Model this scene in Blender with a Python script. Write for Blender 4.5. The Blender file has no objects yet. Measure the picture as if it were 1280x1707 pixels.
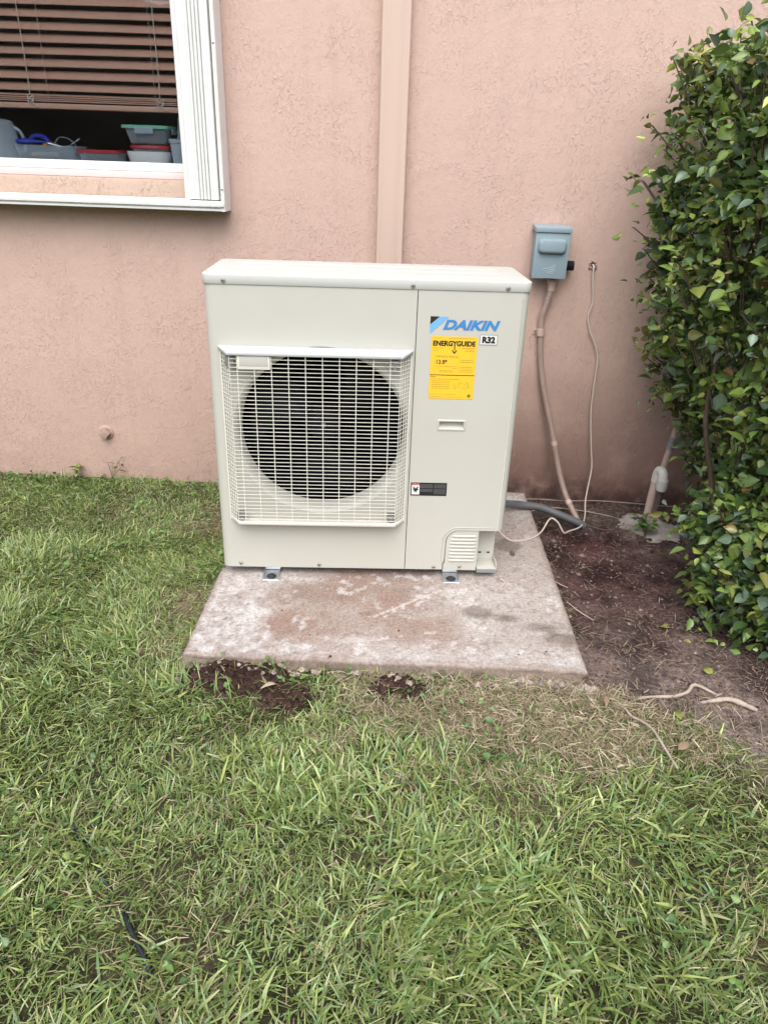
import bpy, bmesh, math, random
import numpy as np
from mathutils import Vector, Matrix

random.seed(7)
RNG = np.random.default_rng(11)
scene = bpy.context.scene
COL = scene.collection
pi = math.pi

# ------------------------------------------------------------------ camera
F_PX, PITCH, ROLL, YAW, CAM_D, CAM_H = 1208.3, 0.4513, 0.0342, -0.0155, 2.958, 1.2813
fw = Vector((math.sin(YAW) * math.cos(PITCH), math.cos(YAW) * math.cos(PITCH), -math.sin(PITCH)))
r0 = Vector((math.cos(YAW), -math.sin(YAW), 0)); u0 = r0.cross(fw)
rt = math.cos(ROLL) * r0 + math.sin(ROLL) * u0
up = -math.sin(ROLL) * r0 + math.cos(ROLL) * u0
cd = bpy.data.cameras.new('camera'); cam = bpy.data.objects.new('camera', cd); COL.objects.link(cam)
M = Matrix((rt, up, -fw)).transposed().to_4x4(); M.translation = (0, -CAM_D, CAM_H)
cam.matrix_world = M
cd.sensor_fit = 'VERTICAL'; cd.sensor_height = 34.6; cd.lens = F_PX / 1707 * 34.6
cd.clip_start = 0.02; cd.clip_end = 300
scene.camera = cam

# ------------------------------------------------------------------ sky, sun, exposure
SUN_EL, SUN_AZ = math.radians(54), math.radians(182)      # azimuth clockwise from +Y (behind the viewer)
world = bpy.data.worlds.new('World'); scene.world = world; world.use_nodes = True
wn = world.node_tree; wn.nodes.clear()
sky = wn.nodes.new('ShaderNodeTexSky'); sky.sky_type = 'NISHITA'; sky.sun_disc = False
sky.sun_elevation = SUN_EL; sky.sun_rotation = SUN_AZ; sky.dust_density = 2.5; sky.air_density = 1.0; sky.ozone_density = 1.0
hs = wn.nodes.new('ShaderNodeHueSaturation'); hs.inputs['Saturation'].default_value = 0.44   # thin overcast
bg = wn.nodes.new('ShaderNodeBackground'); bg.inputs['Strength'].default_value = 0.135
wo = wn.nodes.new('ShaderNodeOutputWorld')
wn.links.new(sky.outputs[0], hs.inputs['Color']); wn.links.new(hs.outputs[0], bg.inputs[0]); wn.links.new(bg.outputs[0], wo.inputs[0])
sd = bpy.data.lights.new('sun', 'SUN'); sd.energy = 1.35; sd.angle = math.radians(60); sd.color = (1.0, 0.985, 0.955)
sun = bpy.data.objects.new('sun', sd); COL.objects.link(sun)
sdir = Vector((math.sin(SUN_AZ) * math.cos(SUN_EL), math.cos(SUN_AZ) * math.cos(SUN_EL), math.sin(SUN_EL)))
sun.rotation_euler = sdir.to_track_quat('Z', 'Y').to_euler(); sun.location = sdir * 20
scene.view_settings.view_transform = 'Standard'; scene.view_settings.look = 'None'
scene.view_settings.gamma = 1; scene.view_settings.exposure = 1.05
scene.render.engine = 'CYCLES'
scene.cycles.transparent_max_bounces = 24

# ------------------------------------------------------------------ helpers
def new_obj(name, me, parent=None):
    o = bpy.data.objects.new(name, me); COL.objects.link(o)
    if parent is not None: o.parent = parent
    return o

def tag(o, label=None, cat=None, group=None, kind=None):
    if label: o['label'] = label
    if cat: o['category'] = cat
    if group: o['group'] = group
    if kind: o['kind'] = kind
    return o

def empty(name, loc, rz=0, label=None, cat=None, group=None):
    o = bpy.data.objects.new(name, None); COL.objects.link(o)
    o.location = loc; o.rotation_euler = (0, 0, rz); o.empty_display_size = 0.05
    return tag(o, label, cat, group)

class MB:
    def __init__(s): s.v = []; s.f = []
    def add(s, vs, fs):
        b = len(s.v); s.v += [tuple(v) for v in vs]; s.f += [tuple(i + b for i in f) for f in fs]; return s
    def quad(s, a, b, c, d): return s.add([a, b, c, d], [(0, 1, 2, 3)])
    def box(s, x0, x1, y0, y1, z0, z1, mat=None):
        vs = [Vector((x, y, z)) for x in (x0, x1) for y in (y0, y1) for z in (z0, z1)]
        if mat is not None: vs = [mat @ v for v in vs]
        return s.add(vs, [(0, 1, 3, 2), (4, 6, 7, 5), (0, 4, 5, 1), (2, 3, 7, 6), (0, 2, 6, 4), (1, 5, 7, 3)])
    def tube(s, path, rad, n=8, cap=True, flat=1.0):
        P = [Vector(p) for p in path]; k = len(P)
        R_ = rad if hasattr(rad, '__len__') else [rad] * k
        vs = []; nrm = None
        for i in range(k):
            t = (P[min(i + 1, k - 1)] - P[max(i - 1, 0)]).normalized()
            if nrm is None:
                nrm = t.orthogonal().normalized()
            nrm = (nrm - t * nrm.dot(t)).normalized(); b = t.cross(nrm)
            for j in range(n):
                a = 2 * pi * (j + .5) / n
                vs.append(P[i] + (nrm * math.cos(a) + b * math.sin(a) * flat) * R_[i])
        fs = [(i * n + j, i * n + (j + 1) % n, (i + 1) * n + (j + 1) % n, (i + 1) * n + j) for i in range(k - 1) for j in range(n)]
        if cap: fs += [tuple(range(n - 1, -1, -1)), tuple((k - 1) * n + j for j in range(n))]
        return s.add(vs, fs)
    def lathe(s, prof, c=(0, 0, 0), n=32, axis='z', cap0=False, cap1=False, sq=None):
        vs = []
        for (r, h) in prof:
            for j in range(n):
                a = 2 * pi * j / n; x, y = math.cos(a), math.sin(a)
                if sq:                                                   # rounded-rectangle plan
                    e = sq[2]; x = math.copysign(abs(x) ** e, x); y = math.copysign(abs(y) ** e, y)
                    x *= sq[0]; y *= sq[1]
                if axis == 'z': vs.append((c[0] + r * x, c[1] + r * y, c[2] + h))
                elif axis == 'y': vs.append((c[0] + r * x, c[1] + h, c[2] + r * y))
                else: vs.append((c[0] + h, c[1] + r * x, c[2] + r * y))
        k = len(prof)
        fs = [(i * n + j, i * n + (j + 1) % n, (i + 1) * n + (j + 1) % n, (i + 1) * n + j) for i in range(k - 1) for j in range(n)]
        if cap0: fs.append(tuple(range(n - 1, -1, -1)))
        if cap1: fs.append(tuple((k - 1) * n + j for j in range(n)))
        return s.add(vs, fs)
    def prism(s, poly, y0, y1):
        """polygon in x,z extruded along y"""
        n = len(poly)
        vs = [(x, y0, z) for x, z in poly] + [(x, y1, z) for x, z in poly]
        fs = [tuple(range(n)), tuple(range(2 * n - 1, n - 1, -1))] + [(i, (i + 1) % n + 0, (i + 1) % n + n, i + n) for i in range(n)]
        return s.add(vs, fs)
    def build(s, name, mat, parent=None, smooth=None, bevel=0, segs=2):
        me = bpy.data.meshes.new(name); me.from_pydata(s.v, [], s.f)
        bm = bmesh.new(); bm.from_mesh(me); bmesh.ops.recalc_face_normals(bm, faces=bm.faces)
        if bevel:
            es = [e for e in bm.edges if len(e.link_faces) == 2 and e.calc_face_angle(0) > .6]
            bmesh.ops.bevel(bm, geom=es, offset=bevel, segments=segs, profile=.6, affect='EDGES', clamp_overlap=True)
        bm.to_mesh(me); bm.free()
        me.materials.append(mat)
        if smooth is not None or bevel:
            me.polygons.foreach_set('use_smooth', [True] * len(me.polygons))
            me.set_sharp_from_angle(angle=math.radians(smooth if smooth else 35))
        return new_obj(name, me, parent)

def rrect(x0, x1, z0, z1, r, n=6):
    out = []
    for cx, cz, a0 in ((x1 - r, z1 - r, 0), (x0 + r, z1 - r, 90), (x0 + r, z0 + r, 180), (x1 - r, z0 + r, 270)):
        for k in range(n + 1):
            a = math.radians(a0 + 90 * k / n); out.append((cx + r * math.cos(a), cz + r * math.sin(a)))
    return out

def smoothpath(pts, n=6):
    P = [Vector(p) for p in pts]; P = [P[0] * 2 - P[1]] + P + [P[-1] * 2 - P[-2]]; out = []
    for i in range(1, len(P) - 2):
        a, b, c, d = P[i - 1:i + 3]
        for k in range(n):
            t = k / n
            out.append(.5 * (2 * b + (c - a) * t + (2 * a - 5 * b + 4 * c - d) * t * t + (3 * b - a - 3 * c + d) * t ** 3))
    out.append(P[-2]); return out

# numpy value noise
_TAB = np.random.default_rng(3).random((256, 256))
def vnoise(x, y):
    xi = np.floor(x).astype(int); yi = np.floor(y).astype(int); fx = x - xi; fy = y - yi
    fx = fx * fx * (3 - 2 * fx); fy = fy * fy * (3 - 2 * fy)
    g = lambda a, b: _TAB[a & 255, b & 255]
    return (g(xi, yi) * (1 - fx) + g(xi + 1, yi) * fx) * (1 - fy) + (g(xi, yi + 1) * (1 - fx) + g(xi + 1, yi + 1) * fx) * fy
def fbm(x, y, sc=1.0, oct=4, seed=0):
    x = np.asarray(x, float) * sc + seed * 17.3; y = np.asarray(y, float) * sc + seed * 9.1
    s = 0; a = 1; t = 0
    for k in range(oct):
        s = s + a * vnoise(x, y); t += a; a *= .5; x = x * 2.03 + 5.2; y = y * 2.03 + 1.7
    return s / t
def sstep(a, b, x):
    t = np.clip((np.asarray(x, float) - a) / (b - a), 0, 1); return t * t * (3 - 2 * t)
def blob(x, y, cx, cy, rx, ry, seed=1, warp=.5, soft=.35):
    n = (fbm(x, y, 14, 4, seed) - .5) * 2 * warp
    d = np.sqrt(((x - cx) / rx) ** 2 + ((y - cy) / ry) ** 2) + n
    return 1 - sstep(1 - soft, 1 + soft, d)

def grid_mesh(name, V, quads, cols, mat, parent=None, smooth=True, tris=None):
    me = bpy.data.meshes.new(name)
    V = np.asarray(V, np.float32); nv = len(V)
    quads = np.zeros((0, 4), int) if quads is None else np.asarray(quads)
    tris = np.zeros((0, 3), int) if tris is None else np.asarray(tris)
    loops = np.concatenate([quads.ravel(), tris.ravel()]).astype(np.int32)
    ls = np.concatenate([np.arange(len(quads)) * 4, len(quads) * 4 + np.arange(len(tris)) * 3]).astype(np.int32)
    me.vertices.add(nv); me.vertices.foreach_set('co', V.ravel())
    me.loops.add(len(loops)); me.loops.foreach_set('vertex_index', loops)
    me.polygons.add(len(ls)); me.polygons.foreach_set('loop_start', ls)
    me.polygons.foreach_set('use_smooth', np.full(len(ls), smooth, dtype=bool))
    me.update(calc_edges=True); me.validate()
    if cols is not None:
        c = np.ones((nv, 4), np.float32); c[:, :3] = cols
        a = me.attributes.new('Col', 'FLOAT_COLOR', 'POINT'); a.data.foreach_set('color', c.ravel())
    me.materials.append(mat)
    return new_obj(name, me, parent)

# ------------------------------------------------------------------ materials
def nodes(m):
    m.use_nodes = True; nt = m.node_tree; return nt, nt.nodes, nt.links, nt.nodes['Principled BSDF']
def N(nt, t, **kw):
    n = nt.nodes.new(t)
    for k, v in kw.items():
        if k in n.inputs: n.inputs[k].default_value = v
        else: setattr(n, k, v)
    return n
def mix(nt, fac, a, b, mode='MIX'):
    m = nt.nodes.new('ShaderNodeMix'); m.data_type = 'RGBA'; m.blend_type = mode
    for sock, val in ((m.inputs[0], fac), (m.inputs[6], a), (m.inputs[7], b)):
        if isinstance(val, (int, float)): sock.default_value = val
        elif isinstance(val, tuple): sock.default_value = (*val[:3], 1)
        else: nt.links.new(val, sock)
    return m.outputs[2]
def ramp(nt, src, p0, p1, c0=(0, 0, 0), c1=(1, 1, 1)):
    r = nt.nodes.new('ShaderNodeValToRGB'); e = r.color_ramp.elements
    e[0].position = p0; e[1].position = p1; e[0].color = (*c0, 1); e[1].color = (*c1, 1)
    nt.links.new(src, r.inputs[0]); return r.outputs[0]
def noise(nt, scale, detail=4, rough=.55, dist=0, vec=None, typ=None):
    n = nt.nodes.new('ShaderNodeTexNoise'); n.inputs['Scale'].default_value = scale; n.inputs['Detail'].default_value = detail
    n.inputs['Roughness'].default_value = rough; n.inputs['Distortion'].default_value = dist
    if typ: n.noise_type = typ
    if vec is None:
        vec = nt.nodes.get('TC') or nt.nodes.new('ShaderNodeTexCoord'); vec.name = 'TC'; vec = vec.outputs['Object']
    nt.links.new(vec, n.inputs['Vector']); return n.outputs[0]
def bump(nt, h, strength, dist, prev=None):
    b = nt.nodes.new('ShaderNodeBump'); b.inputs['Strength'].default_value = strength; b.inputs['Distance'].default_value = dist
    nt.links.new(h, b.inputs['Height'])
    if prev is not None: nt.links.new(prev, b.inputs['Normal'])
    return b.outputs[0]

def mat(name, col, rough=.5, metal=0, var=.12, scale=6, bmp=0, bscale=60, spec=.5, dirt=None, dirt_amt=.3, dirt_scale=3, coat=0):
    """painted / moulded surface: two-tone noise, roughness break-up, optional grime and grain"""
    m = bpy.data.materials.new(name); nt, ns, L, b = nodes(m)
    n1 = noise(nt, scale, 5)
    c = mix(nt, n1, tuple(x * (1 - var) for x in col), tuple(min(1, x * (1 + var)) for x in col))
    if dirt:
        d = ramp(nt, noise(nt, dirt_scale, 8, .65), .45, .75); dm = N(nt, 'ShaderNodeMath', operation='MULTIPLY'); L.new(d, dm.inputs[0]); dm.inputs[1].default_value = dirt_amt
        c = mix(nt, dm.outputs[0], c, dirt)
    L.new(c, b.inputs['Base Color'])
    rr = N(nt, 'ShaderNodeMapRange'); L.new(noise(nt, scale * 4, 4), rr.inputs[0]); rr.inputs[3].default_value = max(.02, rough - .08); rr.inputs[4].default_value = min(1, rough + .1)
    L.new(rr.outputs[0], b.inputs['Roughness']); b.inputs['Metallic'].default_value = metal; b.inputs['Specular IOR Level'].default_value = spec
    b.inputs['Coat Weight'].default_value = coat
    if bmp: L.new(bump(nt, noise(nt, bscale, 4), bmp, .004), b.inputs['Normal'])
    return m

def stucco(name, col, k=1.0):
    m = bpy.data.materials.new(name); nt, ns, L, b = nodes(m)
    tc = N(nt, 'ShaderNodeTexCoord'); tc.name = 'TC'
    sep = N(nt, 'ShaderNodeSeparateXYZ'); L.new(tc.outputs['Object'], sep.inputs[0])
    base = mix(nt, noise(nt, 1.3, 5), tuple(x * .93 for x in col), tuple(x * 1.06 for x in col))
    base = mix(nt, ramp(nt, noise(nt, 40, 3), .35, .7), base, mix(nt, .5, base, tuple(x * 1.1 for x in col)))
    # splash dirt near the ground, strongest over the bare soil on the right
    hz = N(nt, 'ShaderNodeMapRange'); L.new(sep.outputs[2], hz.inputs[0]); hz.inputs[1].default_value = -.08; hz.inputs[2].default_value = .58; hz.inputs[3].default_value = 1; hz.inputs[4].default_value = 0
    hx = N(nt, 'ShaderNodeMapRange'); L.new(sep.outputs[0], hx.inputs[0]); hx.inputs[1].default_value = -.1; hx.inputs[2].default_value = .55; hx.inputs[3].default_value = .22; hx.inputs[4].default_value = 1
    m1 = N(nt, 'ShaderNodeMath', operation='MULTIPLY'); L.new(hz.outputs[0], m1.inputs[0]); L.new(hx.outputs[0], m1.inputs[1])
    m2 = N(nt, 'ShaderNodeMath', operation='MULTIPLY'); L.new(m1.outputs[0], m2.inputs[0]); L.new(ramp(nt, noise(nt, 4, 7, .62), .12, .50), m2.inputs[1])
    base = mix(nt, m2.outputs[0], base, (.165, .085, .07))
    mr_ = N(nt, 'ShaderNodeMapping'); mr_.inputs['Scale'].default_value = (9, 1, .35); L.new(tc.outputs['Object'], mr_.inputs[0])
    run = N(nt, 'ShaderNodeMath', operation='MULTIPLY'); L.new(ramp(nt, noise(nt, 2.2, 5, .6, 0, mr_.outputs[0]), .52, .74), run.inputs[0]); run.inputs[1].default_value = .22
    base = mix(nt, run.outputs[0], base, tuple(x * .74 for x in col))            # faint run-off streaks
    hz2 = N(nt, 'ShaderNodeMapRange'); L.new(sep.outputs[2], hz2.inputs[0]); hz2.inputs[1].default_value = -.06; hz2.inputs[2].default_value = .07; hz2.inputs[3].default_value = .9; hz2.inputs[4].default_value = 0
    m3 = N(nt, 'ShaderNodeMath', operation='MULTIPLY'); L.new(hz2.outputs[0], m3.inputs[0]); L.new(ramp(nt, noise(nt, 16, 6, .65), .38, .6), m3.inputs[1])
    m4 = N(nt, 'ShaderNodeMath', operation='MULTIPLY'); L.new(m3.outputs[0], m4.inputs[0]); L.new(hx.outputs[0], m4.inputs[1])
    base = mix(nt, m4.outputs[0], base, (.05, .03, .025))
    L.new(base, b.inputs['Base Color']); b.inputs['Roughness'].default_value = .62; b.inputs['Specular IOR Level'].default_value = .35
    # trowelled relief: patchy squiggly ridges, brushed streaks, fine grain
    patch = ramp(nt, noise(nt, 4.5, 4, .6, .8), .40, .62)
    mp = N(nt, 'ShaderNodeMapping'); mp.inputs['Scale'].default_value = (1.5, 1, .8); mp.inputs['Rotation'].default_value = (0, .35, 0); L.new(tc.outputs['Object'], mp.inputs[0])
    rid = ramp(nt, noise(nt, 62, 4, .62, .9, mp.outputs[0]), .51, .66)
    rid2 = ramp(nt, noise(nt, 95, 3, .6, .7), .45, .66)
    pf = N(nt, 'ShaderNodeMath', operation='MULTIPLY_ADD'); L.new(patch, pf.inputs[0]); pf.inputs[1].default_value = .75; pf.inputs[2].default_value = .22
    mm = N(nt, 'ShaderNodeMath', operation='MULTIPLY'); L.new(rid, mm.inputs[0]); L.new(pf.outputs[0], mm.inputs[1])
    ad = N(nt, 'ShaderNodeMath', operation='MULTIPLY_ADD'); L.new(rid2, ad.inputs[0]); ad.inputs[1].default_value = .16; L.new(mm.outputs[0], ad.inputs[2])
    nb = bump(nt, noise(nt, 7, 4, .55, .6), .30 * k, .012)
    nb = bump(nt, ad.outputs[0], .60 * k, .0030, nb)
    ms_ = N(nt, 'ShaderNodeMapping'); ms_.inputs['Scale'].default_value = (7, 1, 1.2); ms_.inputs['Rotation'].default_value = (0, .15, 0); L.new(tc.outputs['Object'], ms_.inputs[0])
    nb = bump(nt, noise(nt, 9, 5, .65, .5, ms_.outputs[0]), .22 * k, .004, nb)
    nb = bump(nt, noise(nt, 150, 3, .6), .12 * k, .0012, nb)
    L.new(nb, b.inputs['Normal'])
    return m

def attr_mat(name, rough=.8, nscale=60, amt=.35, bmp=.6, bdist=.004, bscale=None, spec=.3, trans=0):
    """colour from the 'Col' attribute broken up by noise"""
    m = bpy.data.materials.new(name); nt, ns, L, b = nodes(m)
    a = N(nt, 'ShaderNodeAttribute'); a.attribute_name = 'Col'
    c = a.outputs['Color']
    if amt:
        lo = mix(nt, 1.0, c, (1 - amt,) * 3, 'MULTIPLY'); hi = mix(nt, 1.0, c, (1 + amt,) * 3, 'MULTIPLY')
        c = mix(nt, ramp(nt, noise(nt, nscale, 6, .7), .3, .7), lo, hi)
    L.new(c, b.inputs['Base Color']); b.inputs['Roughness'].default_value = rough; b.inputs['Specular IOR Level'].default_value = spec
    if bmp: L.new(bump(nt, noise(nt, bscale or nscale, 8, .7), bmp, bdist), b.inputs['Normal'])
    if trans:
        t = N(nt, 'ShaderNodeBsdfTranslucent'); ms = N(nt, 'ShaderNodeMixShader'); ms.inputs[0].default_value = trans
        L.new(c, t.inputs[0]); out = [n for n in ns if n.type == 'OUTPUT_MATERIAL'][0]
        L.new(b.outputs[0], ms.inputs[1]); L.new(t.outputs[0], ms.inputs[2]); L.new(ms.outputs[0], out.inputs[0])
    return m

def clear(name, tint=(.9, .95, 1), opacity=.25, rough=.15):
    """thin clear plastic / glass: transparent with a glossy, slightly milky body"""
    m = bpy.data.materials.new(name); nt, ns, L, b = nodes(m)
    b.inputs['Base Color'].default_value = (*tint, 1); b.inputs['Roughness'].default_value = rough
    t = N(nt, 'ShaderNodeBsdfTransparent'); t.inputs[0].default_value = (*tint, 1)
    fr = N(nt, 'ShaderNodeLayerWeight'); fr.inputs[0].default_value = .35
    ad = N(nt, 'ShaderNodeMath', operation='MULTIPLY_ADD'); L.new(fr.outputs['Facing'], ad.inputs[0]); ad.inputs[1].default_value = .55
    nz = N(nt, 'ShaderNodeMath', operation='MULTIPLY_ADD'); L.new(noise(nt, 25, 3), nz.inputs[0]); nz.inputs[1].default_value = .06; nz.inputs[2].default_value = opacity - .03
    L.new(nz.outputs[0], ad.inputs[2]); ad.use_clamp = True
    ms = N(nt, 'ShaderNodeMixShader'); L.new(ad.outputs[0], ms.inputs[0]); L.new(t.outputs[0], ms.inputs[1]); L.new(b.outputs[0], ms.inputs[2])
    out = [n for n in ns if n.type == 'OUTPUT_MATERIAL'][0]; L.new(ms.outputs[0], out.inputs[0]); return m

def pane_mat():
    m = bpy.data.materials.new('window_glass'); nt, ns, L, b = nodes(m)
    t = N(nt, 'ShaderNodeBsdfTransparent'); t.inputs[0].default_value = (.94, .95, .96, 1)
    g = N(nt, 'ShaderNodeBsdfGlossy'); g.inputs['Roughness'].default_value = .01
    L.new(bump(nt, noise(nt, 3, 2), .04, .01), g.inputs['Normal'])
    fr = N(nt, 'ShaderNodeFresnel'); fr.inputs[0].default_value = 1.5
    ms = N(nt, 'ShaderNodeMixShader'); L.new(fr.outputs[0], ms.inputs[0]); L.new(t.outputs[0], ms.inputs[1]); L.new(g.outputs[0], ms.inputs[2])
    out = [n for n in ns if n.type == 'OUTPUT_MATERIAL'][0]; L.new(ms.outputs[0], out.inputs[0]); return m

WALL = (.548, .385, .320)
MT = dict(
    stucco=stucco('salmon_stucco', WALL),
    stucco_sill=stucco('salmon_stucco_sill', (.53, .39, .31), 1.3),
    downspout=mat('painted_downspout', (.57, .42, .345), .5, var=.04, scale=3, bmp=.1, bscale=40),
    conduit=mat('painted_conduit', (.37, .27, .225), .5, var=.12, scale=20, dirt=(.2, .12, .1), dirt_amt=.4, dirt_scale=12, bmp=.15),
    white=mat('white_aluminium', (.80, .80, .77), .35, var=.04, scale=4, dirt=(.45, .45, .38), dirt_amt=.18, dirt_scale=8),
    whitesh=mat('white_shutter', (.78, .78, .75), .4, var=.03, scale=4, dirt=(.5, .48, .4), dirt_amt=.2, dirt_scale=9),
    pinksill=mat('pale_pink_frame', (.72, .61, .59), .5, var=.05, scale=6, dirt=(.5, .4, .36), dirt_amt=.25),
    room=mat('room_paint', (.55, .48, .55), .8, var=.1, scale=2),
    stool=mat('inner_sill', (.7, .7, .7), .4, var=.05),
    slat=mat('blind_slat', (.70, .43, .32), .45, var=.16, scale=3, bmp=.1, bscale=20),
    cord=mat('blind_cord', (.75, .70, .64), .8, var=.1, scale=50),
    pane=pane_mat(),
    clear=clear('clear_plastic', (.86, .93, .98), .15, .10),
    clear2=clear('milky_plastic', (.80, .89, .96), .36, .2),
    green=mat('mint_lid', (.22, .60, .46), .35, var=.06),
    red=mat('red_lid', (.48, .035, .05), .35, var=.08),
    blue=mat('blue_handle', (.025, .045, .42), .35, var=.1),
    bowl=mat('white_bowl', (.85, .87, .88), .3, var=.04),
    orange=mat('orange_grip', (.55, .2, .05), .5),
    steel=mat('dull_steel', (.55, .55, .56), .35, metal=.9),
    nuts=mat('mixed_nuts', (.5, .33, .22), .8, var=.6, scale=90),
    case=mat('cream_sheet_metal', (.525, .515, .458), .42, var=.02, scale=2, bmp=.02, bscale=200, spec=.4, dirt=(.42, .39, .33), dirt_amt=.16, dirt_scale=5),
    top=mat('cream_sky_tinted_top', (.53, .535, .50), .45, var=.02, scale=3, spec=.12, dirt=(.5, .48, .42), dirt_amt=.15, dirt_scale=7),  # casing cream with the cool tint of sky light put into the colour
    hood=mat('sky_tinted_hood', (.47, .485, .475), .4, var=.02),  # cooler copy of the cream, sky light on the upward face painted in
    grille=mat('cream_grille', (.72, .70, .62), .4, var=.03),
    clip=mat('grey_clip', (.20, .195, .18), .5, var=.2, scale=40),
    black=mat('painted_shade_black', (.003, .003, .004), .8, var=.3, scale=30, spec=.05),  # near-black colour paints in the shade inside the fan opening
    coil=mat('coil_fins', (.012, .011, .016), .5, var=.4, scale=40, metal=.3),
    fan=mat('fan_blade', (.006, .006, .008), .6, var=.15, spec=.15),
    screw=mat('screw_zinc', (.5, .49, .45), .4, metal=.7, var=.25, scale=200),
    hole=mat('slot_black', (.01, .01, .01), .7),
    galv=mat('galvanised_steel', (.62, .64, .66), .38, metal=.75, var=.3, scale=60, bmp=.1, bscale=80),
    bolt=mat('dark_bolt', (.12, .12, .13), .4, metal=.8, var=.3, scale=80),
    pan=mat('grey_base_pan', (.30, .33, .34), .45, metal=.4, var=.12, scale=20),
    yellow=mat('yellow_label', (.86, .53, .035), .45, var=.02),
    ink=mat('black_ink', (.012, .011, .012), .6),
    ink2=mat('faded_ink', (.22, .16, .03), .6),
    logo=mat('logo_blue', (.055, .235, .55), .4, var=.03),
    logol=mat('logo_light_blue', (.17, .44, .86), .4, var=.03),
    labelw=mat('white_label', (.72, .72, .70), .45, var=.02),
    labelr=mat('red_warning', (.5, .05, .03), .5),
    labelg=mat('grey_print', (.20, .20, .20), .6),
    box=mat('grey_enamel_box', (.255, .335, .375), .4, var=.05, scale=10, bmp=.05, bscale=100, dirt=(.2, .24, .25), dirt_amt=.25, dirt_scale=10),
    boxhi=mat('box_emboss', (.42, .49, .52), .5),
    blackp=mat('black_rubber', (.015, .016, .02), .5, var=.3, scale=60),
    whip=mat('grey_conduit', (.115, .12, .13), .5, var=.2, scale=30, dirt=(.2, .16, .14), dirt_amt=.4, dirt_scale=15),
    cable=mat('pale_cable', (.60, .50, .44), .6, var=.1, scale=60),
    pvc=mat('white_pvc', (.74, .72, .66), .4, var=.06, scale=20, dirt=(.3, .25, .2), dirt_amt=.4, dirt_scale=20),
    pvcp=mat('painted_pvc', (.56, .42, .36), .55, var=.15, scale=25, dirt=(.62, .58, .52), dirt_amt=.6, dirt_scale=16),
    tape=mat('grey_tape', (.28, .29, .33), .5, var=.2, scale=40),
    mound=mat('rough_cement', (.40, .355, .325), .9, var=.5, scale=30, bmp=1.0, bscale=45, dirt=(.1, .07, .06), dirt_amt=.7, dirt_scale=12),
    root=mat('pale_root', (.43, .35, .29), .8, var=.4, scale=60, bmp=.6, bscale=90, dirt=(.15, .1, .08), dirt_amt=.6, dirt_scale=30),
    rootd=mat('dark_root', (.17, .12, .10), .9, var=.4, scale=60, bmp=.5),
    dryleaf=mat('dry_leaf', (.25, .175, .11), .75, var=.35, scale=40, bmp=.4),
    paleleaf=mat('pale_dry_leaf', (.52, .43, .32), .75, var=.25, scale=40, bmp=.4),
    yelleaf=mat('fallen_green_leaf', (.24, .26, .05), .6, var=.3, scale=40),
    tube=mat('black_tubing', (.012, .015, .022), .4, var=.3, scale=30),
    bark=mat('hedge_bark', (.10, .07, .05), .9, var=.4, scale=40, bmp=.6),
    soil=attr_mat('soil', .95, 55, .65, 1.0, .016, 75, .15),
    concrete=attr_mat('concrete', .88, 110, .36, .9, .003, 150, .25),
    grassm=attr_mat('grass_blade', .36, 30, .12, 0, spec=.55, trans=.10),
    leafm=attr_mat('hedge_leaf', .29, 50, .2, .12, .002, 40, .6, trans=.14),
    crumb=attr_mat('soil_crumb', .95, 120, .5, .6, .003, 140, .15),
)

# ------------------------------------------------------------------ ground
SX0, SX1, SY0, SY1 = -.585, .564, -1.289, -.06          # concrete slab
def dirt_mask(x, y):
    """1 = bare soil bed on the right of the slab, 0 = lawn"""
    n = (fbm(x, y, 5, 4, 4) - .5) * .34
    front = -1.34 - .95 * np.clip(x - .62, 0, 9)
    m = sstep(-.06, .07, (y + n) - front) * sstep(.50, .60, x + n * .15)
    strip = sstep(-.085, -.03, y + n * .15) * (.25 + .5 * sstep(-.9, -.5, x))   # brown strip at the wall's foot
    return np.clip(np.maximum(m, strip), 0, 1)
def soil_spots(x, y):
    s = blob(x, y, -.415, -1.345, .15, .060, 5, .45)
    s = np.maximum(s, blob(x, y, -.27, -1.42, .06, .045, 6, .5))
    s = np.maximum(s, blob(x, y, .025, -1.352, .065, .045, 7, .5))
    return s
def dry_mask(x, y):
    n = (fbm(x, y, 4, 4, 9) - .5)
    d = blob(x, y, .42, -1.41, .50, .16, 8, 1.1, .8)
    d = np.maximum(d, blob(x, y, .30, -1.70, .35, .10, 12, .9, .5) * .3)
    d = np.maximum(d, sstep(.06, .16, fbm(x, y, 3.1, 4, 21) - .50) * .14)
    d = np.maximum(d, blob(x, y, -.70, -.35, .22, .18, 13, .8, .5) * .7)
    d = np.maximum(d, blob(x, y, -.66, -1.0, .10, .25, 14, .8, .5) * .7)
    return np.clip(d, 0, 1)
def gz(x, y):
    x = np.asarray(x, float); y = np.asarray(y, float)
    z = -.056 + .012 * (fbm(x, y, 1.5, 3, 2) - .5) * 2 + .004 * (fbm(x, y, 12, 3, 3) - .5) * 2
    d = dirt_mask(x, y)
    z = z + d * (.016 * (fbm(x, y, 7, 4, 5) - .5) + .010 * (fbm(x, y, 26, 4, 6) - .5))
    z = z + soil_spots(x, y) * (.012 + .03 * (fbm(x, y, 22, 4, 8) - .35))
    z = z + .02 * sstep(-.25, 0, y) * sstep(-.4, -.9, x)
    z = z + .020 * sstep(-1.50, -1.30, y) * (1 - sstep(SX1 - .1, SX1 + .02, x)) * sstep(SX0 - .08, SX0 + .02, x)
    z = z - .012 * blob(x, y, .78, -.45, .2, .3, 15, .4, .5)
    inslab = (x > SX0 + .03) & (x < SX1 - .03) & (y > SY0 + .03) & (y < SY1 - .03)
    return np.where(inslab, -.09, z)

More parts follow.
